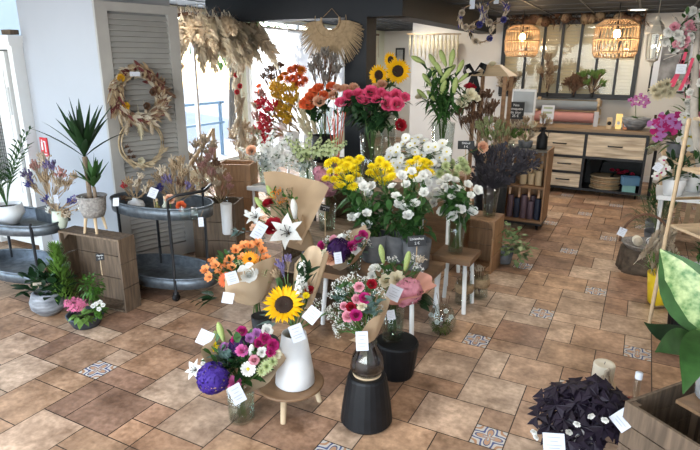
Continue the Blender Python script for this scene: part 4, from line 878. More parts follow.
# lilies
c = VT(440, 186, 4.95, .60); vase('tall clear vase of green lily buds', c, .62, .085, .11, GLASS, water=.7); o = c+V((0, 0, .62))
loose('green lily bud on a tall stem', 'bud', 4.95, o, [(418, 60, 8, LBUD, None, 0), (433, 61, 8, LBUD, None, 0), (443, 58, 9, LBUD, None, .05), (452, 58, 9, LBUD, None, .05), (460, 67, 8, LBUD, None, 0), (427, 80, 8, LBUD, None, -.05), (446, 75, 9, LBUD, None, -.05), (439, 69, 8, LBUD, None, 0), (455, 86, 9, LBUD, None, -.05), (443, 88, 9, LBUD, None, -.06), (450, 70, 8, LBUD, None, .05), (434, 74, 8, LBUD, None, .03), (463, 78, 7, LBUD, None, 0), (422, 94, 7, LBUD, None, -.05), (431, 96, 7, LBUD, None, -.05)], 'lily', 'flower', 'lily buds in the tall clear vase', 20, .13, .036, GREEN, .05, deep=.5, leafzone=(.15, .98))
loose('cream open flower at right among the lilies', 'lisianthus', 4.95, o, [(462, 103, 6, PCR, None, 0), (471, 94, 6, PCR, None, 0), (476, 98, 5, PCR, None, .03), (467, 98, 5, PCR, None, .03), (420, 96, 5, PCR, None, 0)], 'lisianthus', 'flower', 'cream flowers among the lilies', 5, .08, .03, GREEN, .05, deep=.5)
loose('single dark red rose at the right of the lilies', 'rose', 5.0, o, [(470, 87, 6, PRED, None, 0)], 'rose', 'flower', None, 5, .07, .04, GREEND, .03, deep=.5)
# brown grass behind
c = VT(480, 150, 5.5, 0); b = MB()
c = VT(482, 200, 5.45, .0); vase('tall floor vase with brown grass beside the lantern', c, .8, .07, .09, BLACKM)
dried('brown feathery grass spray right of the lilies', c+V((0, 0, .02)), .82, [('tuft', px, py, 12, DRYB, DRYB, 0) for px, py in [(470, 112), (478, 104), (486, 100), (476, 122), (486, 116), (468, 126), (492, 110), (482, 128), (460, 118)]], 5.45, extra=40, em=DRYB)
# white stock and green flowers
c = VT(268, 200, 4.7, .50); c2 = VT(308, 200, 4.7, .50)
for cc, nm in ((c, 'clear vase of white stock at the left of the white metal table'), (c2, 'clear vase of pale green stock at the right of the white metal table')): vase(nm, cc, .28, .075, .095, GLASS, water=.6)
PGRN = petal('petal_green_white', (.62, .70, .38))
loose('white stock stem with fine spikes above the kraft sheet', 'stock', 4.7, c+V((0, 0, .28)), [(262, 146, 11, PW, STEM, 0), (270, 142, 11, PW, STEM, 0), (277, 150, 12, PW, STEM, 0), (284, 144, 11, PW, STEM, 0), (270, 158, 11, PW, STEM, -.03), (281, 162, 11, PW, STEM, -.03), (290, 156, 11, PW, STEM, 0), (256, 156, 10, PW, STEM, 0), (248, 153, 9, PW, STEM, 0), (265, 166, 10, PW, STEM, -.05), (276, 170, 10, PW, STEM, -.05)], 'stock_flower', 'flower', 'white stock stems above the kraft sheet', 7, .07, .025, EUC, .05, deep=.24)
loose('pale green flower spike right of the white stock', 'stock', 4.7, c2+V((0, 0, .28)), [(293, 146, 10, PGRN, STEM, 0), (300, 150, 10, PGRN, STEM, 0), (308, 144, 10, PGRN, STEM, .03), (316, 147, 9, PGRN, STEM, 0), (324, 148, 9, PGRN, STEM, 0), (331, 146, 9, PGRN, STEM, 0), (339, 148, 9, PGRN, STEM, 0), (297, 162, 10, PW, STEM, -.03), (305, 160, 9, PW, STEM, 0), (289, 166, 9, PW, STEM, 0)], 'stock_flower', 'flower', 'pale green spikes left of the yellow flowers', 6, .06, .025, GREENL, .06, deep=.24)
loose('single salmon pink flower at the left of the white stock', 'carnation', 4.7, c+V((0, 0, .28)), [(251, 150, 6, PPE, None, -.02)], 'carnation', 'flower', None, 3, .05, .02, EUC, .03, deep=.24)
for k, (px, py) in enumerate([(323, 156), (318, 160), (310, 166)]): pass
# pink hydrangeas
c = VT(327, 228, 3.84, .40); vase('clear vase of pink hydrangeas beside the yellow flowers', c, .22, .065, .08, GLASS, water=.6)
loose('pale pink hydrangea head, left of the yellow flowers', 'hydrangea', 3.84, c+V((0, 0, .22)), [(323, 178, 8, PPK, None, 0), (328, 188, 9, petal('petal_hyd_mauve', (.62, .32, .42)), None, -.06), (319, 172, 6, PPK, None, .04)], 'hydrangea', 'flower', 'pale pink hydrangeas', 4, .09, .06, GREEN, .04, deep=.18)
slate_tag('small black price slate before the pink hydrangeas', P(325, 208, 3.68), .075, .05, ['Hortensia', '8 €'], P(325, 208, 3.68).z-.40, roll=.25)
# yellow chrysanthemums and white lisianthus in grey pots on the low table
c1 = V((P(374, 262, 3.36).x, 3.36, .40)); c2 = V((P(416, 262, 3.36).x, 3.36, .40)); c3 = V((P(398, 250, 3.44).x, 3.42, .40))
for cc, nm, h in ((c1, 'grey stone pot of yellow chrysanthemums, left one', .20), (c2, 'grey stone pot behind the lisianthus price slate', .20)): vase(nm, cc, h, .085, .10, CERG, 'pot', 'pot', th=.01)
Ylist = [(328, 163), (335, 160), (342, 163), (349, 160), (330, 171), (338, 170), (346, 171), (354, 168), (334, 179), (342, 178), (350, 178), (356, 162), (326, 178), (344, 186), (352, 186), (357, 175), (339, 186), (347, 165), (360, 158), (354, 186)]
Y2 = [(372, 166), (379, 164), (386, 165), (375, 173), (383, 173), (390, 170), (380, 160), (388, 178), (370, 172), (384, 181), (392, 176), (379, 179)]
Y3 = [(411, 162), (417, 158), (423, 161), (410, 169), (418, 170), (425, 168), (413, 176), (407, 173), (421, 176), (428, 163), (430, 172)]
def mums(label, y0, o, L, grp, m_=PY, r=5.0, kind='mum', cat='flower', name='chrysanthemum_spray', m2=None, lm=GREEN, lv=22, deep=.17, k=3):
    # each spray carries three or four heads
    for i in range(0, len(L), k):
        S = L[i:i+k]; q = R.random()*6.28; a = o+V((math.cos(q), math.sin(q), 0))*.06*R.random(); base = o+V((-math.cos(q)*.03, -math.sin(q)*.03, -deep)); t = T(name, label, cat, base, grp)
        ps = [P(px, py, y0+R.uniform(-.09, .09)) for px, py in S]; cen = sum(ps, V((0, 0, 0)))/len(ps); fork = lerp(a, cen, .72); b = MB().tube([base, a, fork], .0035, 5, False)
        for p in ps:
            n = (p-o).normalized()*.5+tocam(p)*.7+V((0, 0, .4))+rv(.4); inst(head(kind, m_, m2), 'bloom', t, p, n, r*R.uniform(.85, 1.12)*pxm(p)); b.tube([fork, p-n.normalized()*.01], .0025, 4, False)
        part(b, 'stem', STEM, t); b = MB()
        for j in range(lv): w = lerp(a, fork, R.uniform(.2, 1))+rv(.05); b.leaf(w, (cen-a).normalized()*.5+rv(1), R.uniform(.07, .12), R.uniform(.03, .052), .3, .2, 3)
        part(b, 'foliage', lm, t)
mums('yellow chrysanthemum spray in the left grey pot', 3.42, c1+V((0, 0, .20)), Ylist, 'yellow chrysanthemums in the left grey pot')
mums('yellow chrysanthemum spray in the middle of the white lisianthus', 3.50, c3+V((0, 0, .20)), Y2, 'yellow chrysanthemums amid the lisianthus', r=4.9)
mums('yellow chrysanthemum spray standing in front of the white daisies', 3.55, c3+V((.05, .05, .20)), Y3, 'yellow chrysanthemums before the white daisies', r=4.9)
vase('grey stone pot between the two front grey pots', c3+V((0, .0, 0)), .20, .075, .09, CERG, 'pot', 'pot', th=.01)
W1 = [(364, 186), (368, 193), (357, 216), (367, 213), (367, 225), (360, 181), (352, 217), (362, 207), (371, 186)]
W2 = [(398, 205), (405, 207), (408, 215), (400, 201), (406, 184), (402, 175), (423, 175), (428, 182), (412, 171), (396, 196), (418, 180), (424, 192), (415, 203), (427, 174), (392, 186)]
W3 = [(430, 196), (441, 195), (445, 186), (452, 196), (458, 209), (471, 195), (473, 211), (436, 190), (460, 189), (455, 180), (464, 200), (448, 203), (440, 182), (433, 203), (478, 190), (468, 184), (456, 188), (449, 190), (462, 209), (447, 178), (436, 197), (466, 204), (441, 211), (453, 216)]
mums('white lisianthus stem low between the yellow clusters', 3.30, c1+V((.03, 0, .20)), W1, 'white lisianthus of the left grey pot', PW, 5, 'lisianthus', name='lisianthus', lm=GREEN, lv=20, k=3)
mums('white lisianthus stem in the middle pot', 3.32, c2+V((0, 0, .20)), W2, 'white lisianthus of the middle pot', PW, 5, 'lisianthus', name='lisianthus', lm=GREEN, lv=22, k=3)
cv = V((-1.07, 3.73, .42)); vase('tall clear vase of white lisianthus on the white legged stool', cv, .34, .055, .065, GLASS, water=.8)
mums('white lisianthus stem leaning out to the right over the stool', 3.72, cv+V((0, 0, .34)), W3, 'white lisianthus in the tall vase on the stool', PW, 4.6, 'lisianthus', name='lisianthus', lm=GREEN, lv=24, deep=.3, k=3)
b = MB()
slate_tag('black price slate in the white lisianthus pot', P(417, 241, 3.20), .12, .068, ['Lisianthus', '2 €'], .15, roll=-.12)
# white daisies, cream chrysanthemums
cD = V((-1.45, 4.25, .70)); vase('white pot of white daisies on the tall stool', cD, .24, .09, .11, CERW, 'pot', 'pot')
DL = []
for py, x0, x1 in ((139, 402, 430), (145, 395, 442), (151, 390, 448), (157, 388, 450), (163, 392, 448), (169, 398, 440), (175, 404, 430)):
    x = x0+R.uniform(0, 3)
    while x < x1: DL.append((x+R.uniform(-1.5, 1.5), py+R.uniform(-2.5, 2.5))); x += 6.3
mums('white daisy spray with yellow eyes in the white pot', 4.2, cD+V((0, 0, .24)), DL, 'white daisies in the white pot', PW, 5.2, 'daisy', name='daisy_spray', m2=EYEY, lv=6, k=5)
mums('cream green chrysanthemum spray right of the white daisies', 4.15, cD+V((.06, 0, .24)), [(446, 166), (452, 162), (458, 168), (464, 164), (467, 170), (456, 175), (448, 174), (462, 160), (440, 174)], 'cream chrysanthemums right of the daisies', PGRN, 4.4, 'mum', lv=4)
loose('single blush rose at the far right of the daisies', 'rose', 4.6, cD+V((.1, .2, .24)), [(483, 147, 5.5, PPE, None, 0)], 'rose', 'flower', None, 4, .06, .03, GREEN, .03, deep=.2)
slate_tag('black price slate above the blush rose', P(466, 145, 4.55), .135, .07, ['Disbud', '3 €'], .2, roll=-.03)
# dark broom bunch
cB = V((P(489, 214, 4.66).x, 4.66, .47)); vase('flared clear vase of dark broom on the brown crate', cB, .25, .055, .075, GLASS, water=.5)
t = T('broom_bunch', 'dark purple grey broom bunch in the flared clear vase', 'dried flowers', cB+V((0, 0, .03))); b = put_heads(t, 4.7, cB+V((0, 0, .24)), [('tuft', px, py, 13, BROOM, BROOM, dy) for px, py, dy in [(476, 158, 0), (482, 165, 0), (488, 157, 0), (494, 164, 0), (500, 155, 0), (506, 163, 0), (512, 158, 0), (518, 165, 0), (524, 160, 0), (484, 175, -.04), (492, 174, -.04), (500, 172, -.04), (508, 173, 0), (516, 174, 0), (480, 184, -.04), (490, 184, -.05), (500, 184, -.05), (528, 168, 0)]])
for k in range(60): b.tube([cB+V((0, 0, .24)), P(R.uniform(474, 530), R.uniform(150, 186), 4.7+R.uniform(-.1, .1))], .002, 3, False)
b.tube([cB+V((0, 0, .03)), cB+V((0, 0, .25))], .03, 6); part(b, 'stem_bundle', BROOM, t)
# greenery tuft behind
c = VT(490, 150, 5.3, 0); c.z = .0; vase('black floor vase of soft green grass behind the broom', VT(497, 200, 5.25, 0), .75, .07, .09, BLACKM); c = VT(497, 200, 5.25, .02)
dried('soft pale green seed grass behind the dark broom', c, .75, [('tuft', px, py, 12, petal('seed_green', (.28, .30, .14)), DRY, 0) for px, py in [(482, 132), (490, 128), (498, 132), (486, 140), (495, 142), (503, 138)]], 5.25, extra=30, em=GREENL)
# tall stem bed of dark green between the display tiers
# ================================================================ front row: stands and wrapped bouquets
def round_stand(label, c, rb, rt, h, facets=26):
    t = T('plant_stand', label, 'stand', c, 'black faceted stands'); b = MB(); c = V(c); rows = [(rb*.93, 0), (rb, .012), (lerp(rb, rt, .3)*1.02, h*.33), (lerp(rb, rt, .66)*1.02, h*.66), (rt, h-.01), (rt*.95, h)]
    part(b.lathe(rows, c, facets), 'body', BLACKM, t, False); part(MB().lathe([(rt*.93, h), (rt*.93, h+.004), (.001, h+.004)], c, facets), 'top', BLACKM, t, False); return t
S1 = V((-1.035, 2.19, 0)); S2 = V((-1.07, 2.66, 0)); S3 = V((-1.80, 2.36, 0))
round_stand('front black faceted stand carrying the smoked glass vase', S1, .132, .098, .262)
round_stand('black round stand behind the front stand, under the pink lily vase', S2, .10, .125, .215)
round_stand('black round stand behind the purple hydrangea bouquet', S3, .10, .10, .17)
# low wooden stool with the sunflower vase
c = V((-1.44, 2.11, 0)); t = T('low_stool', 'low round wooden stool with pale legs under the sunflower vase', 'stool', c); Z = .15
part(MB().lathe([(.001, Z-.02), (.165, Z-.02), (.175, Z-.012), (.175, Z-.004), (.168, Z), (.001, Z)], c, 40), 'seat', WOODS, t)
for q in (-1.25, 2.9, .75): d = V((math.cos(q), math.sin(q), 0)); part(MB().tube([c+d*.155, c+d*.125+V((0, 0, Z-.02))], [.014, .018], 10), 'leg', WOODL, t)
cW = c+V((.03, .0, Z)); vase('white tapered ceramic vase on the low wooden stool', cW, .285, .103, .062, CERW, neck=(.097, .25))
bd = cW+V((0, .0, .29))
bouquet('sunflower bouquet with white stock in the white tapered vase', 2.10, bd, [('sunflower', 284, 305, 19.5, PSUN, DISC, -.07), ('stock', 302, 274, 15, PW, STEM, .03), ('stock', 299, 282, 11, PW, STEM, .0), ('tuft', 283, 270, 12, LAV, LAV, .06), ('tuft', 278, 278, 10, DRY, DRY, .06), ('tuft', 288, 264, 10, LAV, DRY, .08), ('carnation', 306, 295, 4, PY, None, 0), ('gyp', 327, 312, 7, PW, STEM, 0), ('gyp', 318, 304, 7, PW, STEM, .04), ('rose', 310, 290, 5, PRED, None, .06), ('lisianthus', 300, 300, 5, PW, None, 0)],
        [(292, 300, .03, 22, 22, 34, .10, .03, GREEN), (306, 280, .05, 9, 18, 14, .12, .035, GREEND), (276, 318, 0, 8, 10, 10, .09, .035, EUC)],
        [((.12, .22, 1), .36, .03, .085, KRAFT2, dict(corners=3, ph=.3, amp=.3, arc=(-.3, 3.0)))], [(297, 333, 2.0, .075, .095, -.3), (312, 315, 1.98, .075, .085, .5)], .27)
# purple hydrangea bouquet in a clear vase on the floor
c = V((-1.60, 1.90, 0)); vase('low clear vase of cut stems on the floor in front', c, .20, .066, .072, GLASS, water=.7)
bd = c+V((0, 0, .20))
bouquet('purple hydrangea bouquet with pink carnations, front left in kraft paper', 1.88, bd, [('hydrangea', 213, 378, 15.5, PPUR, PPUR, -.15), ('hydrangea', 240, 346, 11, PDP, None, .02), ('lily', 196, 370, 11, PW, DISC, 0), ('bud', 221, 332, 11, LBUD, None, 0), ('bud', 217, 339, 9, LBUD, None, .03), ('bud', 251, 350, 9, PW, None, -.04), ('carnation', 242, 350, 7, PCAR, None, -.06), ('carnation', 234, 383, 8, PCAR, None, -.10), ('daisy', 248, 369, 8, PW, EYEY, -.10), ('rose', 236, 340, 5, PMAG, None, 0), ('rose', 242, 331, 5, PMAG, None, .03), ('rose', 265, 338, 6, PMAG, None, 0), ('rose', 273, 345, 6, PMAG, None, 0), ('rose', 259, 343, 5, PMAG, None, 0), ('rose', 271, 352, 5, PMAG, None, -.02), ('mum', 213, 346, 5, PY, None, -.02), ('mum', 267, 366, 6, PGRN, None, -.04), ('mum', 273, 361, 5, PGRN, None, -.03), ('mum', 262, 371, 5, PGRN, None, -.06), ('lisianthus', 267, 330, 6, PW, None, .03), ('lisianthus', 257, 333, 5, PLIL, None, .03), ('lisianthus', 262, 352, 5, PW, None, -.03), ('lisianthus', 250, 338, 5, PLIL, None, .02), ('rose', 229, 360, 6, PDP, None, -.02), ('rose', 254, 360, 5, PPK, None, -.07), ('carnation', 224, 346, 5, PLIL, None, -.02), ('lisianthus', 206, 362, 5, PW, None, 0), ('lisianthus', 277, 354, 5, PCR, None, 0)],
        [(240, 360, 0, 34, 28, 90, .08, .035, GREEN), (236, 366, -.06, 14, 12, 26, .07, .03, GREEND), (226, 360, -.04, 10, 10, 16, .08, .025, EUC)],
        [('auto', KRAFT2, dict(f=1.2, hf=.8, front=.75, amp=.12))], [(205, 338, 1.86, .085, .085, .4), (237, 394, 1.72, .07, .10, -.45)], .19)
# orange alstroemeria bouquet
c = S3+V((0, 0, .174)); vase('short dark vase holding the orange bouquet', c, .16, .05, .06, BLACKM)
bd = V((-1.90, 2.45, .37))
bouquet('orange alstroemeria bouquet with a white rose in kraft paper', 2.50, bd, [('alstroemeria', px, py, 8, PALS, DISC, dy) for px, py, dy in [(206, 270, 0), (216, 265, 0), (210, 277, -.03), (220, 271, 0), (230, 260, 0), (236, 250, .04), (250, 246, .05), (262, 251, .05), (266, 259, .03), (258, 244, .08), (243, 258, .02), (213, 262, .03), (224, 264, .02), (268, 268, .03), (232, 268, -.02), (256, 260, .03), (244, 246, .06)]]+[('gerbera', 250, 259, 8, PGER, DISC, -.06), ('lisianthus', 248, 273, 10, PW, None, -.13), ('rose', 249, 274, 8, PW, None, -.15), ('gerbera', 226, 280, 8, POR, DISC, -.13), ('gyp', 240, 265, 6, PGRN, STEM, -.03), ('gyp', 262, 275, 6, PGRN, STEM, -.05)],
        [(238, 268, .03, 34, 17, 90, .08, .028, GREEN), (258, 276, -.03, 14, 9, 46, .05, .012, GREENL), (213, 297, -.08, 8, 3, 7, .15, .07, GREEND), (236, 285, -.05, 22, 7, 34, .06, .018, GREEN)],
        [('auto', KRAFT2, dict(f=1.1, hf=.68, front=.72, amp=.15))], [(232, 278, 2.25, .075, .085, -.2), (228, 298, 2.22, .075, .07, .1)], .17)
# kraft wrapped white lilies on the dark crate
c = V((-2.00, 3.22, .30)); vase('small grey vase on the dark crate under the lilies', c, .15, .05, .055, CERG)
bd = c+V((0, 0, .16))
bouquet('white lily bouquet with red roses before a tall kraft paper sheet', 3.18, bd, [('lily', 288, 233, 19, PW, DISC, -.16), ('lily', 256, 217, 12, PW, DISC, -.05), ('rose', 273, 226, 9, PRED, None, -.14), ('rose', 268, 203, 6, PRED, None, -.02), ('bud', 261, 205, 10, LBUD, None, -.02), ('bud', 294, 209, 11, PW, None, -.05), ('bud', 271, 193, 9, LBUD, None, .02), ('bud', 250, 216, 8, PW, None, -.06), ('gyp', 278, 195, 9, DRYO, DRY, .02), ('gyp', 284, 204, 8, DRYO, DRY, 0), ('tuft', 289, 198, 11, DRY, DRY, .02), ('tuft', 280, 204, 10, DRY, DRY, .02), ('alstroemeria', 254, 228, 6, PPE, None, -.08), ('gyp', 262, 222, 7, DRYO, DRY, -.03)],
        [(278, 212, 0, 22, 20, 44, .10, .02, GREEN), (240, 232, -.06, 12, 4, 16, .06, .035, EUC), (262, 236, -.08, 12, 8, 16, .09, .03, GREEND), (289, 197, .03, 8, 8, 18, .05, .03, BOX)],
        [('auto', KRAFT, dict(f=.75, hf=.5, corners=3))], [(259, 231, 2.94, .09, .14, .5)], .15)
t = bpy.data.objects['bouquet.004'] if 'bouquet.004' in bpy.data.objects else None
# the big kraft sheet behind the lilies belongs to that bouquet
lil = [o for o in COL.objects if o.get('label', '').startswith('white lily bouquet with red')][0]
c0 = [P(264, 172, 3.30), P(329, 187, 3.34), P(312, 240, 3.22), P(284, 262, 3.10), P(262, 222, 3.22)]
vs, fs = [], []; N = 8
a, b_, c_, d_ = P(263, 172, 3.32), P(329, 188, 3.40), P(301, 246, 3.10), P(277, 243, 3.06)
for i in range(N+1):
    for j in range(N+1):
        u, v = i/N, j/N; p = lerp(lerp(d_, c_, u), lerp(a, b_, u), v); p = p+V((0, 1, .1))*(.10*math.sin(PI*u)*(.3+.7*v))+V((0, 0, .012*math.sin(9*u))); vs.append(p)
for i in range(N):
    for j in range(N): q = i*(N+1)+j; fs.append((q, q+1, q+N+2, q+N+1))
part(MB().add(vs, fs), 'kraft_sheet', KRAFT, lil)
# dark purple bouquet on the low table
c = V((-1.58, 3.10, .40)); vase('low clear vase under the dark purple bouquet', c, .10, .05, .055, GLASS)
bouquet('dark purple hydrangea bouquet with a peach rose on the low table', 3.05, c+V((0, 0, .10)), [('hydrangea', 339, 250, 12, PDP, PDP, -.05), ('rose', 331, 258, 7, PPE, None, -.12), ('lisianthus', 341, 239, 6, PW, None, .02), ('lisianthus', 326, 253, 5, PCR, None, -.04), ('rose', 352, 246, 5, PMAG, None, -.03), ('rose', 363, 235, 5, PMAG, None, .03), ('rose', 358, 239, 4, PMAG, None, .02), ('carnation', 333, 239, 5, PPK, None, .03), ('lisianthus', 356, 250, 5, PW, None, -.02), ('gyp', 328, 242, 7, PW, STEM, .04), ('gyp', 348, 236, 7, PW, STEM, .04), ('gyp', 366, 243, 6, PW, STEM, 0), ('rose', 321, 246, 5, PMAG, None, 0), ('lisianthus', 318, 250, 5, PCR, None, 0)],
        [(342, 248, .02, 22, 12, 54, .06, .03, GREEN), (360, 246, 0, 10, 10, 22, .05, .035, EUC)], [('auto', KRAFT, dict(f=1.25, hf=.7, front=.4))], [(338, 258, 2.82, .055, .085, -.2)], .09)
# gypsophila bouquet in the smoked vase
c = S1+V((0, 0, .266)); t = T('wooden_disc', 'thin wooden disc between the smoked vase and the black stand', 'board', c); part(MB().lathe([(.001, 0), (.07, 0), (.072, .01), (.001, .01)], c, 32), 'disc', WOODL, t)
c = c+V((0, 0, .0105)); t = T('vase', 'smoked glass vase with narrow neck on the front black stand', 'vase', c)
part(MB().lathe([(.001, 0), (.07, 0), (.085, .03), (.075, .09), (.045, .15), (.047, .19), (.043, .19), (.041, .15), (.07, .09), (.079, .03), (.001, .008)], c, 36), 'vessel', SMOKE, t)
bd = c+V((0, 0, .19))
G1 = [(338, 285), (346, 281), (354, 278), (366, 282), (374, 286), (380, 294), (334, 296), (342, 294), (336, 308), (344, 305), (333, 318), (341, 318), (346, 326), (354, 325), (366, 327), (374, 321), (378, 310), (330, 312), (352, 290), (338, 326), (360, 320), (350, 306), (340, 331), (364, 290)]
bouquet('baby breath bouquet with small pink roses in the smoked vase', 2.17, bd, [('gyp', px, py, 7.5, PW, STEM, R.uniform(-.05, .06)) for px, py in G1]+[('rose', 359, 287, 5, PPK, None, -.05), ('rose', 357, 299, 5, PPK, None, -.08), ('rose', 348, 316, 6, PPK, None, -.10), ('rose', 365, 298, 6, PMAG, None, -.07), ('rose', 356, 315, 6, PMAG, None, -.11), ('rose', 351, 307, 5, PRED, None, -.09), ('rose', 372, 284, 5, PRED, None, -.03), ('rose', 344, 306, 4, PPK, None, -.08), ('lisianthus', 362, 306, 5, PCR, None, -.08)],
        [(355, 304, .02, 22, 24, 80, .06, .022, GREEN), (371, 304, -.05, 10, 14, 34, .05, .035, EUC), (342, 298, -.02, 8, 10, 16, .05, .03, EUC)],
        [('auto', KRAFT2, dict(f=1.2, hf=.85, arc=(-1.6, 2.2), amp=.15, front=.5))], [(362, 341, 2.02, .065, .10, 0)], .15)
# pink lily bouquet in the clear vase on the second stand
c = S2+V((-.03, 0, .2195)); vase('clear jar of the pink lily bouquet on the rear black stand', c, .24, .062, .066, GLASS, water=.6)
bd = c+V((0, 0, .245))
bouquet('pink hydrangea bouquet with two green lily buds in pink paper', 2.68, bd, [('hydrangea', 409, 291, 13, PPK, PPK, -.08), ('bud', 382, 254, 10, LBUD, None, 0), ('bud', 407, 261, 11, LBUD, None, -.02), ('lily', 379, 270, 8, PW, None, 0), ('lisianthus', 397, 279, 8, PCR, None, -.06), ('lisianthus', 386, 281, 7, PCR, None, -.06), ('gyp', 413, 260, 8, PW, STEM, .02), ('gyp', 417, 270, 8, PW, STEM, 0), ('gyp', 392, 262, 8, PW, STEM, .02), ('gyp', 388, 272, 7, PW, STEM, 0), ('tuft', 418, 262, 9, DRYP, DRY, .03), ('lisianthus', 373, 268, 5, PW, None, 0), ('lisianthus', 372, 276, 5, PW, None, 0), ('carnation', 403, 302, 6, PPK, None, -.08)],
        [(396, 276, .02, 22, 16, 46, .07, .03, GREEN), (421, 297, -.04, 4, 9, 9, .08, .05, GREEND)],
        [('auto', PINKP, dict(f=1.75, hf=.75, arc=(-1.5, 1.2), amp=.15, front=.1))], [(394, 293, 2.45, .085, .09, .4), (391, 315, 2.44, .05, .06, -.2)], .20)
# terrariums and burlap jar on the floor
c = V((-1.00, 3.28, 0)); t = T('wire_globe', 'round glass globe with moss and twigs on the floor', 'terrarium', c); r = .095
part(MB().lathe([(.001, 0), (.05, .0), (r*.95, .06), (r, .10), (r*.8, .16), (.05, .19), (.046, .19), (r*.78, .155), (r-.006, .10), (r*.9, .062), (.05, .006), (.001, .006)], c, 36), 'globe', GLASS, t); b = MB(); scatter_leaves(b, c+V((0, 0, .05)), (.06, .06, .035), 150, .03, .012); part(b, 'moss', MOSS, t)
b = MB()
for k in range(10): d = V((R.uniform(-.05, .05), R.uniform(-.05, .05), R.uniform(.14, .32))); b.tube([c+V((0, 0, .04)), c+d*.6+rv(.01), c+d+rv(.02)], .002, 4)
part(b, 'twig', DRYB, t)
for px, py in pts('446,311 437,322 451,317 431,315'): inst(head('lisianthus', PW), 'white_flower', t, P(px, py, 3.26), tocam(c), .016)
for k, (px, py, lab) in enumerate([(463, 303, 'glass jar wrapped in burlap on the floor by the white legged stool'), (479, 297, 'second burlap tied glass jar, nearer the brown crate')]):
    c = G(px, py); t = T('glass_jar', lab, 'jar', c, None); part(MB().lathe(vase_prof('', 0, .20, .065, .06, .005), c, 28), 'vessel', GLASS, t)
    part(MB().lathe([(.069, .10), (.071, .13), (.068, .16)], c, 28, wob=lambda q, z: 1+.04*math.sin(11*q)), 'burlap_band', JUTE, t); b = MB()
    for j in range(8): b.tube([c+V((0, 0, .02)), c+V((R.uniform(-.05, .05), R.uniform(-.05, .05), R.uniform(.2, .3)))], .003, 4)
    part(b, 'twig', DRYB, t)
    for j in range(3): inst(head('tuft', DRYP, DRY), 'dried_sprig', t, c+V((R.uniform(-.04, .04), R.uniform(-.04, .04), .21)), (0, 0, 1), .05)
# ivy by the brown crate
c = G(503, 270); c = V((-.93, 4.85, 0)); t = T('potted_ivy', 'trailing variegated ivy on the floor right of the brown crate', 'plant', c); part(MB().lathe(vase_prof('', 0, .14, .06, .08, .008), c, 24), 'pot', CERG, t)
b = MB(); scatter_leaves(b, c+V((.05, -.02, .22)), (.16, .14, .17), 120, .055, .05, c+V((0, 0, .1)), .5); scatter_leaves(b, c+V((.14, -.05, .15)), (.14, .1, .12), 50, .055, .05, c, .5); part(b, 'foliage', IVY, t)

# ================================================================ shelf on casters with candles
def shelf():
    x0, x1, y0, y1, z0, z1 = -1.46, -.80, 6.02, 6.44, .08, .87; t = T('rolling_shelf', 'wooden two level shelf on casters with plum candles inside', 'shelf', ((x0+x1)/2, (y0+y1)/2, 0))
    for x in (x0+.01, x1-.01): b = MB(); slat_side(b, V((x, y0, z0)), V((0, 1, 0)), V((0, 0, 1)), V((1, 0, 0)), y1-y0, z1-z0, 1); part(b, 'side_panel', WOODV, t, False)
    b = MB(); slat_side(b, V((x0+.02, y1-.01, z0)), V((0, 0, 1)), V((1, 0, 0)), V((0, 1, 0)), z1-z0, x1-x0-.04, 6, .014, .025); part(b, 'back_panel', WOODV, t, False)
    for z, m_ in ((z0+.012, WOODM), (.47, WOODM), (z1-.012, mat('shelf_top_grey', (.16, .15, .13), .6, noise=.4, scale=6))): part(MB().box(((x0+x1)/2, (y0+y1)/2-.005, z), (x1-x0-.036, y1-y0-.02, .024)), 'shelf_board', m_, t, False)
    part(MB().box(((x0+x1)/2, (y0+y1)/2, z0-.012), (x1-x0, y1-y0, .024)), 'base_frame', BLACK, t, False)
    for x in (x0+.05, x1-.05):
        for y in (y0+.04, y1-.04): part(MB().tube([(x-.012, y, .03), (x+.012, y, .03)], .029, 14).box((x, y, .052), (.03, .03, .02)), 'caster', BLACKM, t)
    for k in range(8): x = x1-.07-.072*(k % 5)*1.02; y = y0+.09+.10*(k//5); h = (.23, .20, .26, .22, .25, .2, .24, .21)[k]; candle('pillar_candle', x, y, z0+.0245, .033, h, CANDP if k not in (0, 3) else CANDN, ('plum' if k not in (0, 3) else 'navy')+' pillar candle on the lower board of the rolling shelf', ('plum' if k not in (0, 3) else 'navy')+' pillar candles on the lower board')
    for k, (x, y, h) in enumerate([(x1-.09, y0+.10, .16), (x1-.17, y0+.12, .12), (x1-.25, y0+.10, .17), (x1-.14, y0+.24, .2), (x1-.24, y0+.24, .19)]): candle('pillar_candle', x, y, .4825, .036, h, CANDLE, 'honey beige pillar candle on the upper board of the rolling shelf', 'honey beige candles on the upper board')
    for k, (x, m_, lab) in enumerate([(x1-.36, CANDN, 'small navy candle glass on the upper board'), (x1-.44, CERW, 'small white candle cup on the upper board')]): candle('candle_glass', x, y0+.1, .4825, .03, .10, m_, lab, None)
def candle(nm, x, y, z, r, h, m_, label, group):
    t = T(nm, label, 'candle', (x, y, z), group); part(MB().lathe([(.001, 0), (r*.96, 0), (r, .006), (r, h-.006), (r*.94, h), (r*.7, h-.006), (.001, h-.006)], (x, y, z), 20), 'wax', m_, t); part(MB().tube([(x, y, z+h-.006), (x+.002, y, z+h+.01)], .0015, 4), 'wick', BLACK, t)
shelf()
c = V((-1.02, 6.22, .87)); t = T('bottle', 'black bottle with handle on the corner of the rolling shelf', 'bottle', V((-.90, 6.16, .87))); c = V((-.90, 6.16, .87))
part(MB().lathe([(.001, 0), (.055, 0), (.058, .02), (.055, .13), (.022, .17), (.022, .21), (.03, .215), (.03, .23), (.001, .23)], c, 24), 'body', BLACKM, t); part(MB().tube([c+V((.02, 0, .2)), c+V((.06, 0, .18)), c+V((.055, 0, .12))], .006, 6), 'handle', BLACKM, t)
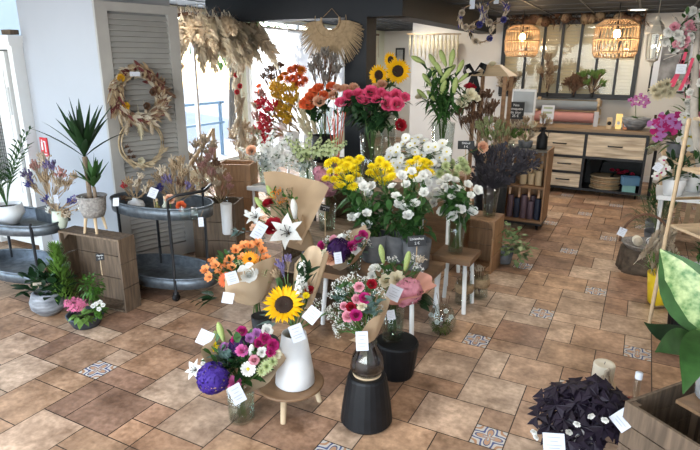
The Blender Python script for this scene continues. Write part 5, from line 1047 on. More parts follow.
dried('small dried twigs in the black bottle', c+V((0, 0, .2)), .04, [('tuft', px, py, 7, DRY, DRYB, 0) for px, py in [(540, 128), (546, 124), (543, 120)]], 6.16)
for k, (px, py, y, lab, L, m_) in enumerate([(507, 148, 6.15, 'left moss and dried flower arrangement on the rolling shelf', [(500, 130, DRYO), (506, 126, DRYP), (511, 130, PCR), (503, 136, GREENL), (497, 124, DRY), (510, 138, GREENL)], 0), (525, 148, 6.2, 'right moss and dried flower arrangement on the rolling shelf', [(520, 128, DRYP), (526, 124, DRY), (531, 130, PCR), (523, 136, GREENL), (530, 138, DRYP), (517, 134, GREENL)], 0)]):
    c = V((P(px, py, y).x, y, .87)); b = MB().lathe(vase_prof('', 0, .07, .07, .08, .008), c, 24); solo(b, 'bowl', CERG if k else GLASS, ('clear', 'grey')[k]+' low bowl of dried flowers on top of the rolling shelf', 'bowl', c)
    dried(lab, c+V((0, 0, .016)), .05, [('tuft', a, b_, 8, m2, DRY, 0) for a, b_, m2 in L], y, extra=30, em=GREENL)
# wooden lantern with a black ribbon
c = P(490, 130, 5.9); c = V((P(492, 100, 5.9).x, 5.9, .0)); t = T('wooden_lantern', 'tall wooden lantern with a black ribbon bow before the back wall', 'lantern', c); w, h = .30, 1.62
for sx in (-1, 1):
    for sy in (-1, 1): part(MB().box(c+V((sx*w/2, sy*w/2, h/2)), (.035, .035, h)), 'post', WOODM, t, False)
part(MB().box(c+V((0, 0, .5)), (w, w, .03)), 'base', WOODM, t, False); b = MB(); z0 = h
vs = [c+V((sx*w*.66, sy*w*.66, z0)) for sx, sy in ((-1, -1), (1, -1), (1, 1), (-1, 1))]+[c+V((sx*.06, sy*.06, z0+.11)) for sx, sy in ((-1, -1), (1, -1), (1, 1), (-1, 1))]
b.add(vs, [(0, 1, 5, 4), (1, 2, 6, 5), (2, 3, 7, 6), (3, 0, 4, 7), (4, 5, 6, 7), (3, 2, 1, 0)]); part(b, 'roof', WOODL, t, False)
b = MB(); o = c+V((-.16, -.17, h+.03)); fr = frame((0, -1, 0))
b.strip([o, o+V((-.05, -.02, .07)), o+V((-.11, -.01, .04)), o+V((-.08, 0, -.03)), o], [.02, .03, .04, .03, .02], (0, .6, .8)); b.strip([o, o+V((.06, -.02, .08)), o+V((.12, -.01, .05)), o+V((.08, 0, -.02)), o], [.02, .03, .04, .03, .02], (0, .6, .8)); b.strip([o, o+V((-.05, -.03, -.18)), o+V((-.06, 0, -.36))], [.02, .03, .03], (1, 0, 0)); b.strip([o, o+V((.05, -.03, -.15)), o+V((.04, 0, -.3))], [.02, .03, .03], (1, 0, 0)); part(b, 'ribbon', BLACKM, t)
inst(head('rose', PCR), 'dried_bloom', t, c+V((0, -.1, h+.12)), (0, -.3, 1), .04)

# ================================================================ counter
def counter():
    x0, x1, y0, y1 = -1.86, .13, 8.10, 8.66; t = T('counter', 'shop counter with pale wood drawers and black metal frame', 'counter', ((x0+x1)/2, (y0+y1)/2, 0)); Zt = .90; f = .03
    part(MB().box(((x0+x1)/2, (y0+y1)/2, Zt-.018), (x1-x0+.02, y1-y0+.02, .036)), 'worktop', mat('worktop', (.28, .19, .11), .45, noise=.3, scale=3, stretch=(1, 6, 6)), t, False)
    b = MB(); xm, xv = -.62, -1.10
    for x in (x0+f/2, xv, xm, x1-f/2):
        b.box((x, y0+f/2, (Zt-.04)/2+.03), (f, f, Zt-.10)); b.box((x, y1-f/2, (Zt-.04)/2+.03), (f, f, Zt-.10))
    for z, a in ((.08, xv), (.52, xv), (.845, x0)): b.box(((a+x1)/2, y0+f/2, z), (x1-a, f-.001, f))
    b.box(((xv+xm)/2, y0+f/2, .30), (xm-xv, f-.002, f)); b.box(((x0+x1)/2, (y0+y1)/2, .07), (x1-x0-f, y1-y0-f, .02)); part(b, 'metal_frame', BLACK, t, False)
    part(MB().box(((xv+xm)/2, y1-.03, .45), (xm-xv, .02, .74)).box(((xm+x1)/2, y1-.03, .45), (x1-xm-f, .02, .74)).box((xm, (y0+y1)/2, .45), (.02, y1-y0-.08, .74)).box((x1-.02, (y0+y1)/2, .45), (.02, y1-y0-.08, .74)).box((xv, (y0+y1)/2, .45), (.02, y1-y0-.08, .74)), 'body', BLACKM, t, False)
    for (a, c, za, zb) in ((xm+.02, x1-.035, .54, .825), (x0+.04, xm-.02, .54, .825), (xv+.02, xm-.02, .32, .50), (xv+.02, xm-.02, .10, .28)):
        d = part(MB().box(((a+c)/2, y0+.01, (za+zb)/2), (c-a, .024, zb-za)), 'drawer', WOODF, t, False); hc = V(((a+c)/2 if a > -1.2 or c < -1.2 else -.86, y0-.03, (za+zb)/2+.01)); w = .17
        if a < -1.5: hc.x = -.95
        part(MB().tube([hc+V((-w/2, .03, 0)), hc+V((-w/2, 0, 0)), hc+V((w/2, 0, 0)), hc+V((w/2, .03, 0))], .009, 8), 'handle', BLACK, d)
    for x in (xv+.05, x1-.06): part(MB().tube([(x-.012, y0+.05, .03), (x+.012, y0+.05, .03)], .03, 14), 'caster', BLACKM, t)
counter()
# things inside the counter
zc = .0805
for k in range(7):
    r = .19-.006*(k % 3); c = V((-.33+.008*(k % 2), 8.36, zc+.026*k)); solo(MB().lathe([(.001, 0), (r, 0), (r+.008, .010), (r, .022), (r*.8, .012), (.001, .012)], c, 36, wob=lambda q, z: 1+.015*math.sin(31*q)), 'wicker_tray', RATT if k % 2 else RAFF, 'round wicker tray in the stack inside the counter', 'tray', c, 'round wicker trays stacked inside the counter')
def plantbox(px, py, label, col, y, zz, s, sup=None):
    c = V((P(px, py, y).x, y, zz)); t = T('flower_crate', label, 'planter', c); part(MB().lathe([(.001, 0), (s*.62, 0), (s, .17), (s*1.02, .18), (s*.95, .18), (s*.58, .012), (.001, .012)], c, 4, 1.1, .8, rz=PI/4), 'tub', BLACKM, t, False); b = MB()
    scatter_leaves(b, c+V((0, 0, .18)), (s, s*.6, .05), 40, .07, .03); part(b, 'foliage', GREEND, t)
    for k in range(9): inst(head('carnation', col), 'bloom', t, c+V((R.uniform(-s, s)*.8, R.uniform(-s, s)*.4, .21+R.uniform(0, .05))), (0, -.4, 1), .034)
solo(MB().box((-.33, 8.41, .365), (.40, .36, .012)), 'tray_board', BLACKM, 'thin dark board lying on the wicker tray stack', 'board', (-.33, 8.41, .359), smooth=False) if False else None
plantbox(595, 175, 'black tub of dark pink flowers behind the wicker tray stack', petal('petal_dark_pink', (.35, .03, .12)), 8.50, zc+.19, .12)
plantbox(622, 178, 'black tub of red flowers at right inside the counter', petal('petal_red_pink', (.60, .04, .10)), 8.44, zc, .19)
def open_box(c, w, d, h, m_, label, name='storage_box', rz=0):
    t = T(name, label, 'box', c); q = Matrix.Rotation(rz, 3, 'Z'); c = V(c); b = MB(); th = .01
    b.box(c+V((0, 0, th/2)), (w, d, th), rz)
    for s in (-1, 1): b.box(c+q@V((s*(w/2-th/2), 0, h/2)), (th, d, h), rz); b.box(c+q@V((0, s*(d/2-th/2), h/2)), (w-2*th, th, h), rz)
    part(b, 'body', m_, t, False)
open_box((-.02, 8.20, zc), .16, .12, .10, mat('box_teal', (.22, .46, .44), .5, noise=.1), 'small pale teal box at the bottom front of the counter')
open_box((-.01, 8.22, zc+.101), .22, .16, .11, mat('box_blue', (.12, .27, .44), .5, noise=.1), 'blue open box stacked on the pale teal box', rz=.25)
# on the counter
zt = .9005
c = V((P(521, 112, 8.35).x, 8.35, zt)); t = T('till_screen', 'cream shop till screen seen at the left counter end', 'till', c)
part(MB().box(c+V((0, .02, .06)), (.34, .22, .12)), 'base', CERW, t, False); part(MB().box(c+V((.02, .02, .31)), (.34, .05, .36)), 'housing', CERW, t, False); part(MB().box(c+V((.02, -.007, .31)), (.29, .006, .29)), 'screen', mat('screen_off', (.30, .32, .33), .2, noise=.05), t, False)
c = V((P(514, 108, 8.0).x, 8.16, zt+.20)); F = frame((.1, -1, .15)); t = T('menu_slate', 'black slate with white handwriting before the till screen', 'sign', c-V((0, 0, .20)))
part(MB().box(c, (.22, .012, .24)), 'slate_panel', SLATE, t, False); part(MB().box(c+V((0, .03, -.16)), (.12, .09, .08)), 'foot', WOODD, t, False)
for k, s in enumerate(('Nos', 'bouquets', 'du jour', '25 €')): text(t, s, c+V((0, -.0075, .075-.05*k)), frame((0, -1, 0)), .05, CHALK)
c = V((P(546, 124, 8.3).x, 8.28, zt)); t = T('leaflet_rack', 'clear leaflet rack with white printed leaflets on the counter', 'leaflet rack', c); F = frame((.1, -1, .4)); part(MB().box(c+V((0, .05, .02)), (.18, .16, .02)), 'base', GLASS, t, False)
for k in range(2):
    o = c+V((0, .03+.05*k, .12+.06*k)); pn = part(MB().box(o, (.17, .20, .006), M=F), 'leaflet', CARD, t, False); b = MB(); b.box(o+F@V((0, .06, .004)), (.12, .03, .001), M=F).box(o+F@V((-.03, 0, .004)), (.07, .05, .001), M=F).box(o+F@V((.03, -.05, .004)), (.08, .02, .001), M=F); part(b, 'printed_blocks', mat('print_green', (.35, .42, .30), .7, noise=.2), pn, False)
# orchid in a grey bowl
c = V((P(634, 132, 8.35).x, 8.38, zt)); t = T('potted_orchid', 'lilac orchid in a round grey bowl on the counter corner', 'plant', c); part(MB().lathe([(.001, 0), (.09, 0), (.16, .09), (.175, .16), (.16, .16), (.15, .09), (.001, .06)], c, 36), 'bowl', MARB, t); part(MB().lathe([(.15, .13), (.001, .14)], c, 20), 'soil', SOIL, t); b = MB()
for q in (.3, 2.2, 3.6, 5): b.leaf(c+V((0, 0, .14)), V((math.cos(q), math.sin(q), .7)), .16, .05, .4, .2, 4)
part(b, 'foliage', GREEN, t); b = MB()
for k, L in enumerate([[(631, 100), (636, 98), (641, 96), (645, 98), (648, 101)], [(634, 104), (640, 103), (645, 105)]]):
    q = [P(px, py, 8.36) for px, py in L]; b.tube([c+V((0, 0, .13)), c+V((-.03, 0, .34)), q[0], q[-1]], .004, 5)
    for p in q: inst(head('orchid', PLIL, PMAG), 'orchid_bloom', t, p+V((0, -.02, 0)), tocam(p)+rv(.2), .042)
part(b, 'stem', STEM, t)
for k, (px, m_, w, h, lab) in enumerate([(618, mat('gold_foil', (.62, .40, .14), .35, .6, noise=.2), .07, .20, 'gold gift bag left of the grey orchid bowl'), (609, CANDLE, .06, .15, 'beige gift pouch with a dark round label on the counter'), (625, mat('amber_box', (.55, .20, .08), .5, noise=.2), .05, .12, 'amber box right beside the gold gift bag')]):
    c = V((P(px, 128, 8.4).x, 8.36-.05*(k == 1), zt)); t = T('gift_bag', lab, 'gift bag', c); part(MB().add([c+V((sx*w/2*s, sy*.03*s2, z)) for z, s, s2 in ((0, 1, 1), (h, 1.15, .3)) for sx, sy in ((-1, -1), (1, -1), (1, 1), (-1, 1))], [(3, 2, 1, 0), (0, 1, 5, 4), (1, 2, 6, 5), (2, 3, 7, 6), (3, 0, 4, 7), (4, 5, 6, 7)]), 'bag', m_, t, False)
    if k == 1: part(MB().tube([c+V((0, -.022, h*.5)), c+V((0, -.028, h*.5))], .026, 20), 'round_label', SLATE, t)
    else: part(MB().box(c+V((0, -.026, h*.4)), (w*.5, .008, h*.2)), 'label', CARD, t, False)
# paper rolls on a pallet rack behind the counter
t = T('paper_rack', 'wooden pallet rack holding paper rolls behind the counter', 'rack', (-.95, 9.3, 0)); b = MB(); x0, x1 = P(536, 100, 9.3).x, P(602, 100, 9.3).x
for k in range(9): b.box(((x0+x1)/2, 9.42, .12+.13*k), (x1-x0, .02, .09))
for x in (x0+.05, x1-.05): b.box((x, 9.36, .62), (.05, .09, 1.24))
part(b, 'slats', WOODL, t, False)
for za in (1.05, .865):
    for x in (x0+.05, x1-.05): part(MB().box((x, 9.24, za), (.04, .34, .02)), 'bracket', WOODL, t, False)
for k, (za, m_, rr) in enumerate([(1.13, mat('paper_blue_grey', (.27, .31, .36), .6, noise=.05), .07), (.955, mat('paper_rose', (.66, .32, .31), .6, noise=.05), .08)]):
    p = P(534, 105, 9.16).x; q = P(597, 105, 9.16).x; tt = T('paper_roll', ('blue grey', 'pink')[k]+' wrapping paper roll on the pallet rack', 'paper roll', (p, 9.22, za-rr)); part(MB().tube([(p, 9.22, za), (q, 9.22, za)], rr, 24), 'roll', m_, tt); part(MB().tube([(p-.03, 9.22, za), (p, 9.22, za)], .03, 12).tube([(q, 9.22, za), (q+.03, 9.22, za)], .03, 12), 'core', WOODL, tt)
c = V((P(595, 126, 8.5).x, 8.52, zt)); solo(MB().box(c+V((0, 0, .10)), (.05, .04, .20), .3), 'carton', CARD, 'slim white carton standing at the right end of the paper rolls', 'box', c, smooth=False)
# glazed partition with dark bars
t_ = MB(); ya = 9.44; xl, xr = P(503, 60, ya).x, P(637, 60, ya).x; zb, ztp = 1.27, 2.36
for x in [xl, xr]+[P(px, 96, ya).x for px in (521.7, 539, 556.4, 574.6, 592.5, 612.7)]: t_.box((x, ya, (zb+ztp)/2), (.035 if x not in (xl, xr) else .06, .05, ztp-zb))
for z, h in ((zb, .05), (ztp, .09)): t_.box(((xl+xr)/2, ya, z), (xr-xl+.06, .052, h))
wn = struct(t_, 'window_5', BLACK)
part(MB().box(((xl+xr)/2, ya+.004, (zb+ztp)/2), (xr-xl, .006, ztp-zb-.06)), 'window_glass', thin_glass('partition_pane', (.95, .96, .94), .30, .02), wn, False)
t = T('cream_slats', 'cream slatted blind behind the dark barred partition', 'blind', ((xl+xr)/2, ya+.04, ztp-.05)); b = MB(); z = zb+.03  # row of cream slats set just behind the panes
bm = mat('slat_cream', (.66, .56, .40), .6, noise=.15, scale=2)
while z < ztp-.06: b.box(((xl+xr)/2, ya+.036, z), (xr-xl-.06, .012, .044), M=Matrix.Rotation(.18, 3, 'X')); z += .05
part(b, 'slats', bm, t, False)
solo(MB().box(((xl+xr)/2, ya-.07, zb-.035), (xr-xl, .10, .02)), 'ledge', BLACK, 'dark narrow ledge below the barred partition panes', 'ledge', ((xl+xr)/2, ya-.07, zb-.045), smooth=False)
for k, (px, top, lab, m_) in enumerate([(508, 78, 'pale dried grass in a dark bottle at the left end of the partition ledge', DRYP), (547, 58, 'tall brown dried grass in a dark bottle below the second pane', DRY), (573, 80, 'short dark sprig in a dark bottle on the partition ledge', DRYB), (592, 76, 'bushy grey green dried sprig below the right rattan lamp', GREENL)]):
    c = V((P(px, 92, ya-.07).x, ya-.07, zb-.0245)); vase('small dark bottle on the ledge holding the '+lab.split(' in ')[0].split(' below ')[0], c, .07, .022, .018, BLACKM, 'bottle', 'bottle', th=.003)
    dried(lab, c+V((0, 0, .012)), .06, [('tuft', px+R.uniform(-9, 9)*(1 if k != 1 else .6), R.uniform(top, 88), 8, m_, DRYB, 0) for _ in range(7)], ya-.08)
# garland of dried flowers on the partition
t = T('dried_garland', 'dark dried flower garland along the top of the barred partition', 'garland', P(570, 20, 9.30)); a, e = P(510, 20, 9.30), P(645, 18, 9.30); part(MB().tube([a, lerp(a, e, .5), e], .015, 6), 'branch', DRYB, t); b = MB(); b2 = MB()
for k in range(430): o = lerp(a, e, R.random())+rv(.06); (b if k % 2 else b2).leaf(o, rv(1)+V((0, -.5, .1)), R.uniform(.07, .17), .025, .1, .2, 2)
part(b, 'dried_leaves', DRYB, t); part(b2, 'dried_grass', mat('dried_grey', (.16, .15, .14), .8, noise=.3), t)
for k in range(18): s = R.uniform(.05, .95); inst(head('hydrangea', DRYB if k % 3 else DRY), 'dried_bloom', t, lerp(a, e, s)+V((0, -.05, R.uniform(-.04, .05))), (0, -1, .2), .075)
# framed picture at the right
c = P(672, 64, 9.47); w, h = .52, .80; t = T('picture_frame', 'large framed dark photograph with a pink plume on the back wall', 'picture', c); part(MB().box(c, (w, .025, h)), 'frame', BLACK, t, False); part(MB().box(c+V((0, -.014, 0)), (w-.05, .004, h-.05)), 'mat_board', CARD, t, False); part(MB().box(c+V((.02, -.018, 0)), (w-.17, .004, h-.17)), 'photograph', mat('photo_dark', (.28, .28, .29), .4, c2=(.02, .02, .025), scale=5), t, False)
inst(head('pampas', PPK, PPK), 'pink_plume', t, c+V((.10, -.024, .12)), (.2, 0, 1), (.26, .01, .17), 0)
# pendant lamps
def pendant(px, py, y, r, h, label, open_):
    c = P(px, py, y); t = T('rattan_pendant', label, 'lamp', c, 'rattan pendant lamps over the counter'); b = MB(); n = 34
    for k in range(n):
        q = 2*PI*k/n; g = .10; b.tube([c+V((r*s*math.cos(q+g*i), r*s*math.sin(q+g*i), z)) for i, (s, z) in enumerate([(.62, h/2), (.95, h*.36), (1.0, 0), (.97, -h*.36), (.84, -h/2)])], .006, 4)
    for s, z in ((.62, h/2), (.95, h*.34), (1.01, .0), (.97, -h*.34), (.84, -h/2)): b.tube([c+V((r*s*math.cos(2*PI*i/32), r*s*math.sin(2*PI*i/32), z)) for i in range(33)], .008, 5, False)
    part(b, 'shade', RATT, t); part(MB().tube([c+V((0, 0, h/2-.1)), c+V((0, 0, h/2)), V((c.x, c.y, ZC))], [.02, .006, .004], 6), 'cord', BLACK, t)
    part(MB().ball(c+V((0, 0, h/2-.16)), .045, 10, 1.25), 'bulb', mat('bulb', (1, .8, .5), .3, emit=(1, .62, .28), es=28), t)
    b = MB()
    for k in range(8): q = k*PI/4; b.tube([c+V((0, 0, h/2)), c+V((r*.62*math.cos(q), r*.62*math.sin(q), h/2))], .004, 4)
    part(b, 'spokes', RATT, t)
    L = bpy.data.lights.new('pendant_light', 'POINT'); L.energy = 14; L.color = (1, .72, .42); L.shadow_soft_size = .05; o = bpy.data.objects.new('pendant_light', L); COL.objects.link(o); o.location = c+V((0, 0, -.06))
pendant(522, 41, 8.5, .235, .42, 'rattan pendant lamp at left, over the till screen', 1); pendant(616, 39, 7.7, .255, .43, 'larger rattan pendant lamp at right, over the drawers', 1)
# white hanging lantern
c = P(654, 45, 7.4); t = T('hanging_lantern', 'cream metal lantern hanging from the ceiling before the picture', 'lantern', c); CL = mat('lantern_cream', (.62, .56, .46), .5, noise=.2)
b = MB(); n = 6
for k in range(n): q = 2*PI*k/n; b.tube([c+V((.085*math.cos(q), .085*math.sin(q), .13)), c+V((.06*math.cos(q), .06*math.sin(q), -.15))], .007, 5)
part(b, 'frame', CL, t); part(MB().lathe([(.115, .12), (.12, .135), (.07, .20), (.075, .21), (.03, .26), (.02, .30), (.001, .31)], c, 6), 'roof', CL, t, False); part(MB().lathe([(.001, -.24), (.015, -.22), (.02, -.19), (.065, -.165), (.065, -.15), (.001, -.148)], c, 6), 'base', CL, t, False)
part(MB().lathe([(.058, -.148), (.08, .125)], c, 6), 'glass_panes', GLASS, t, False); part(MB().tube([c+V((0, 0, .3)), V((c.x, c.y, ZC))], .004, 5), 'chain', CL, t)
candle('pillar_candle', c.x, c.y, c.z-.147, .025, .10, CANDW, 'cream candle inside the hanging lantern', None)
# recessed ceiling lights
for k, (px, py, lab) in enumerate([(638, 9.5, 'round recessed ceiling light right of the larger rattan lamp'), (424, 31, 'round recessed ceiling light over the back left wall hangings')]):
    c = G(px, py, ZC-.012); c.z = ZC-.008
    if k: c = V((P(424, 31, 9.0).x, 9.0, ZC-.008))
    t = T('ceiling_light', lab, 'ceiling light', c); part(MB().lathe([(.12, 0), (.12, -.012), (.10, -.014), (.10, 0)], c, 28), 'rim', WHITE, t); part(MB().lathe([(.10, -.008), (.001, -.010)], c, 28), 'diffuser', mat('light_disc', (1, .9, .75), .4, emit=(1, .86, .62), es=9), t)
    L = bpy.data.lights.new('ceiling_spot_and_fill', 'AREA'); L.shape = 'DISK'; L.size = .18; L.energy = 8 if k else 16; L.color = (1, .88, .7); o = bpy.data.objects.new('ceiling_spot_and_fill', L); COL.objects.link(o); o.location = c+V((0, 0, -.03))
# ================================================================ right side
# rack with three boards, turned towards the aisle
d = V((.57, -.82, 0)); nrm = V((.82, .57, 0)); o = V((.245, 4.10, 0)); WR, DR, HR = .95, .34, 1.42
t = T('ladder_shelf', 'pale wooden three board ladder shelf cut by the right edge', 'shelf', o); F = Matrix((d, nrm, V((0, 0, 1)))).transposed()
for a in (0, WR):
    for e in (0, DR): part(MB().tube([o+d*a+nrm*(e*(1 if e else 1)), o+d*a+nrm*(e*.75+.03)+V((0, 0, HR))], .013, 8), 'upright', WOODL, t)
for z, k in ((.34, 1), (.72, .95), (1.10, .88), (HR, .8)): part(MB().box(o+d*WR/2+nrm*DR*.5+V((0, 0, z)), (WR-.02, DR*k-.03, .018), M=F), 'shelf_board', WOODL, t, False)
for a in (0, WR): part(MB().tube([o+d*a+V((0, 0, .12)), o+d*a+nrm*DR+V((0, 0, .12))], .010, 6).tube([o+d*a+V((0, 0, .9))+nrm*.02, o+d*a+nrm*DR*.85+V((0, 0, .9))], .010, 6), 'cross_bar', WOODL, t)
def RS(a, e, z): return o+d*a+nrm*e+V((0, 0, z))
for k, (a, z, r, h, m_, lab, plant) in enumerate([(.22, .73, .075, .13, CERW, 'white pot on the middle board of the ladder shelf', GREENL), (.50, .73, .06, .12, WOODL, 'pale wooden pot on the middle board of the ladder shelf, nearer', DRYP), (.20, .35, .08, .15, CERW, 'white pot on the lower board of the ladder shelf', GREEN), (.48, .35, .075, .14, BASK, 'grey basket pot on the lower board of the ladder shelf', None), (.25, 1.11, .065, .11, DRYP, 'cream pot on the upper board of the ladder shelf', GREENL)]):
    c = RS(a, .17, z); t2 = T('potted_plant', lab, 'plant', c); part(MB().lathe(vase_prof('', 0, h, r*.75, r, .008), c, 28), 'pot', m_, t2); b = MB(); scatter_leaves(b, c+V((0, 0, h+.06)), (.09, .09, .08), 46, .08, .03, c); part(b, 'foliage', plant or GREEND, t2)
# dry twigs curtain at the rack back
b = MB()
for k in range(60): a = R.uniform(.0, .9); b.tube([RS(a, .36, .02), RS(a+R.uniform(-.08, .08), .38, .5)+rv(.03), RS(a+R.uniform(-.1, .1), .38, R.uniform(.8, 1.3))], .005, 4)
solo(b, 'twig_screen', DRY, 'dry pale twigs standing behind the ladder shelf', 'twigs', RS(.4, .36, .02), kind='stuff')
c = RS(.16, .17, .0); vase('black ribbed basket on the floor under the ladder shelf', c, .30, .12, .14, BLACKM, 'basket', 'basket', wob=lambda q, z: 1+.03*math.cos(24*q), n=72)
# dieffenbachia in a clear pot on the front right crate
cr = V((.52, 2.50, 0)); CRZ = .40
def big_crate():
    A = G(640, 362, .42); t = crate('worn grey wooden crate cut by the bottom right corner', V((.50, 2.32, 0)), .62, .50, .40, -.65, 'top', WOODD, count=4); return t
big_crate()
solo(MB().box((.52, 2.40, .4085), (.36, .30, .015), -.65), 'board', WOODS, 'wooden board lying over the front right crate under the glass pot', 'board', (.52, 2.40, .4005), smooth=False)
c = V((.43, 2.47, .4165)); c2 = P(676, 375, 2.47)
t = T('potted_dieffenbachia', 'big variegated dieffenbachia in a clear pot on the front right crate', 'plant', c); part(MB().lathe(vase_prof('', 0, .15, .075, .085, .005), c, 30), 'glass_pot', mat('pot_glass_silver', (.55, .58, .60), .15, .5, noise=.4, scale=20), t); part(MB().lathe([(.076, .13), (.001, .135)], c, 20), 'soil', SOIL, t)
def bigleaf(p0, p1, tip, W, m_, name='leaf'):
    b = MB(); n = 9; pr = []; ws = []
    for i in range(n+1): s = i/n; pr.append(lerp(lerp(p0, p1, s), lerp(p1, tip, s), s)); ws.append(W/2*max(.03, math.sin(PI*min(1, .04+.96*s)**.8)))
    ax = (tip-p0).normalized(); sd = ax.cross(tocam(p1)).normalized(); nn = tocam(p1); vs = []; fs = []
    for p, w in zip(pr, ws):
        for u in (-1, -.62, 0, .62, 1): vs.append(p+sd*w*u*(1+(.10*R.uniform(-1, 1) if abs(u) == .62 else 0))-nn*.22*w*(1-abs(u)))
    b.v = [tuple(v) for v in vs]
    for i in range(n):
        for k in range(4): b.f.append((5*i+k, 5*i+k+1, 5*i+k+6, 5*i+k+5)); b.mi.append(1 if m_ is DIEF and k in (1, 2) else 0)
    return part(b, name, [GREEN if m_ is DIEF else m_, DIEF], t)
b = MB(); base = c+V((0, 0, .13))
LV = [(P(718, 338, 2.25), P(688, 284, 2.3), P(660, 249, 2.4), .21, DIEF), (P(712, 330, 2.5), P(708, 290, 2.6), P(690, 262, 2.7), .16, DIEF), (P(690, 330, 2.35), P(660, 340, 2.2), P(644, 322, 2.1), .07, GREEND), (P(700, 345, 2.3), P(675, 335, 2.1), P(655, 352, 2.0), .10, GREEN), (P(698, 330, 2.2), P(700, 350, 2.0), P(683, 394, 1.9), .10, GREEN), (P(690, 320, 2.5), P(705, 290, 2.5), P(712, 262, 2.5), .14, DIEF)]
for p0, p1, tp, W, m_ in LV: bigleaf(p0, p1, tp, W, m_); b.tube([base, lerp(base, p0, .6)+V((0, 0, .03)), p0], .008, 6)
part(b, 'stem', STEM, t)
# oxalis in a pot
c = V((-.06, 2.50, 0)); t = T('potted_oxalis', 'dark purple oxalis with small white flowers at the bottom right', 'plant', c); part(MB().lathe(vase_prof('', 0, .15, .085, .11, .008), c, 30), 'pot', CERW, t); part(MB().lathe([(.10, .135), (.001, .14)], c, 20), 'soil', SOIL, t); b = MB(); me = head('oxalis', OXA); st = MB(); lf = MB()
src = MB(); src.v = [tuple(v.co) for v in me.vertices]; src.f = [tuple(p.vertices) for p in me.polygons]; src.mi = [0]*len(src.f)
for k in range(130):
    q = R.random()*6.28; e = R.random()**.5; px = 580+46*e*math.cos(q); py = 413+33*e*math.sin(q); p = P(px, py, 2.42+.16*R.random()-(py-410)*.0035); n = V((math.cos(q)*.4, -.5-.2*math.sin(q), .9))+rv(.3); qz = n.normalized().to_track_quat('Z', 'Y').to_matrix()@Matrix.Rotation(R.random()*6, 3, 'Z'); sc_ = R.uniform(.045, .062)
    lf.merge(src, Matrix.LocRotScale(p, qz, V((sc_, sc_, sc_)))); st.tube([c+V((0, 0, .14))+rv(.03), lerp(c+V((0, 0, .16)), p, .55)+V((0, 0, .05)), p], .002, 3, False)
part(lf, 'foliage', OXA, t, False); part(st, 'stem', OXA, t)
for px, py in pts('534,432 591,416 536,437 569,432 577,424 605,420'):
    p = P(px, py, 2.26); inst(head('lisianthus', PW), 'white_flower', t, p, (R.uniform(-.5, .5), -.8, -.1), .015)
card_at(t, 554, 443, 2.12, .10, .09, -.1, CARD, 'white_label'); card_at(t, 623, 420, 2.3, .09, .09, .5)
# cream pillar candle and small things behind it
c = G(602, 392); c = V((.005, 2.98, 0)); b = MB(); t = T('candle_stand', 'low pale wooden block under the cream candle behind the oxalis', 'stand', c); part(MB().lathe([(.001, 0), (.07, 0), (.07, .08), (.001, .08)], c, 24), 'block', WOODL, t)
candle('pillar_candle', c.x, c.y, .0805, .055, .12, CANDW, 'thick cream pillar candle behind the purple oxalis', None)
c = V((.075, 2.93, 0)); t = T('seed_head_bunch', 'short bunch of pale seed heads beside the cream candle', 'dried flowers', c)
b = MB(); bb = MB()
for k in range(6): p = P(605+R.uniform(-4, 5), R.uniform(372, 384), 2.93); bb.ball(p, .012, 6, 2.4); b.tube([c+rv(.008)+V((0, 0, .01)), p], .003, 4)
part(b, 'stem_bundle', DRY, t); part(bb, 'seed_head', DRYP, t)
c = V((.20, 2.62, 0)); vase('small brown pot of baby breath by the worn crate', c, .16, .06, .07, TERR, 'pot', 'pot'); t = bouquet('white baby breath with red berries between oxalis and crate', 2.60, c+V((0, 0, .17)), [('gyp', px, py, 8, PW, STEM, 0) for px, py in [(632, 412), (640, 408), (636, 420), (644, 418), (628, 422), (640, 428), (648, 426), (633, 430)]]+[('gyp', 627, 403, 6, PRED, STEM, 0), ('gyp', 631, 400, 5, PRED, STEM, .02)], [(638, 424, 0, 13, 12, 60, .05, .015, GREENL), (652, 424, 0, 10, 14, 24, .10, .008, GREENL)], [], [], .14)
p = P(645, 385, 2.6); t = T('glass_tube', 'clear glass test tube standing by the baby breath pot', 'vase', V((p.x-.03, 2.60, 0))); q = V((p.x-.03, 2.6, 0)); part(MB().tube([q, q+V((0, 0, .36))], .014, 12), 'tube', GLASS, t); part(MB().tube([q+V((0, 0, .36)), q+V((0, 0, .39))], .016, 12), 'cap', CARD, t)
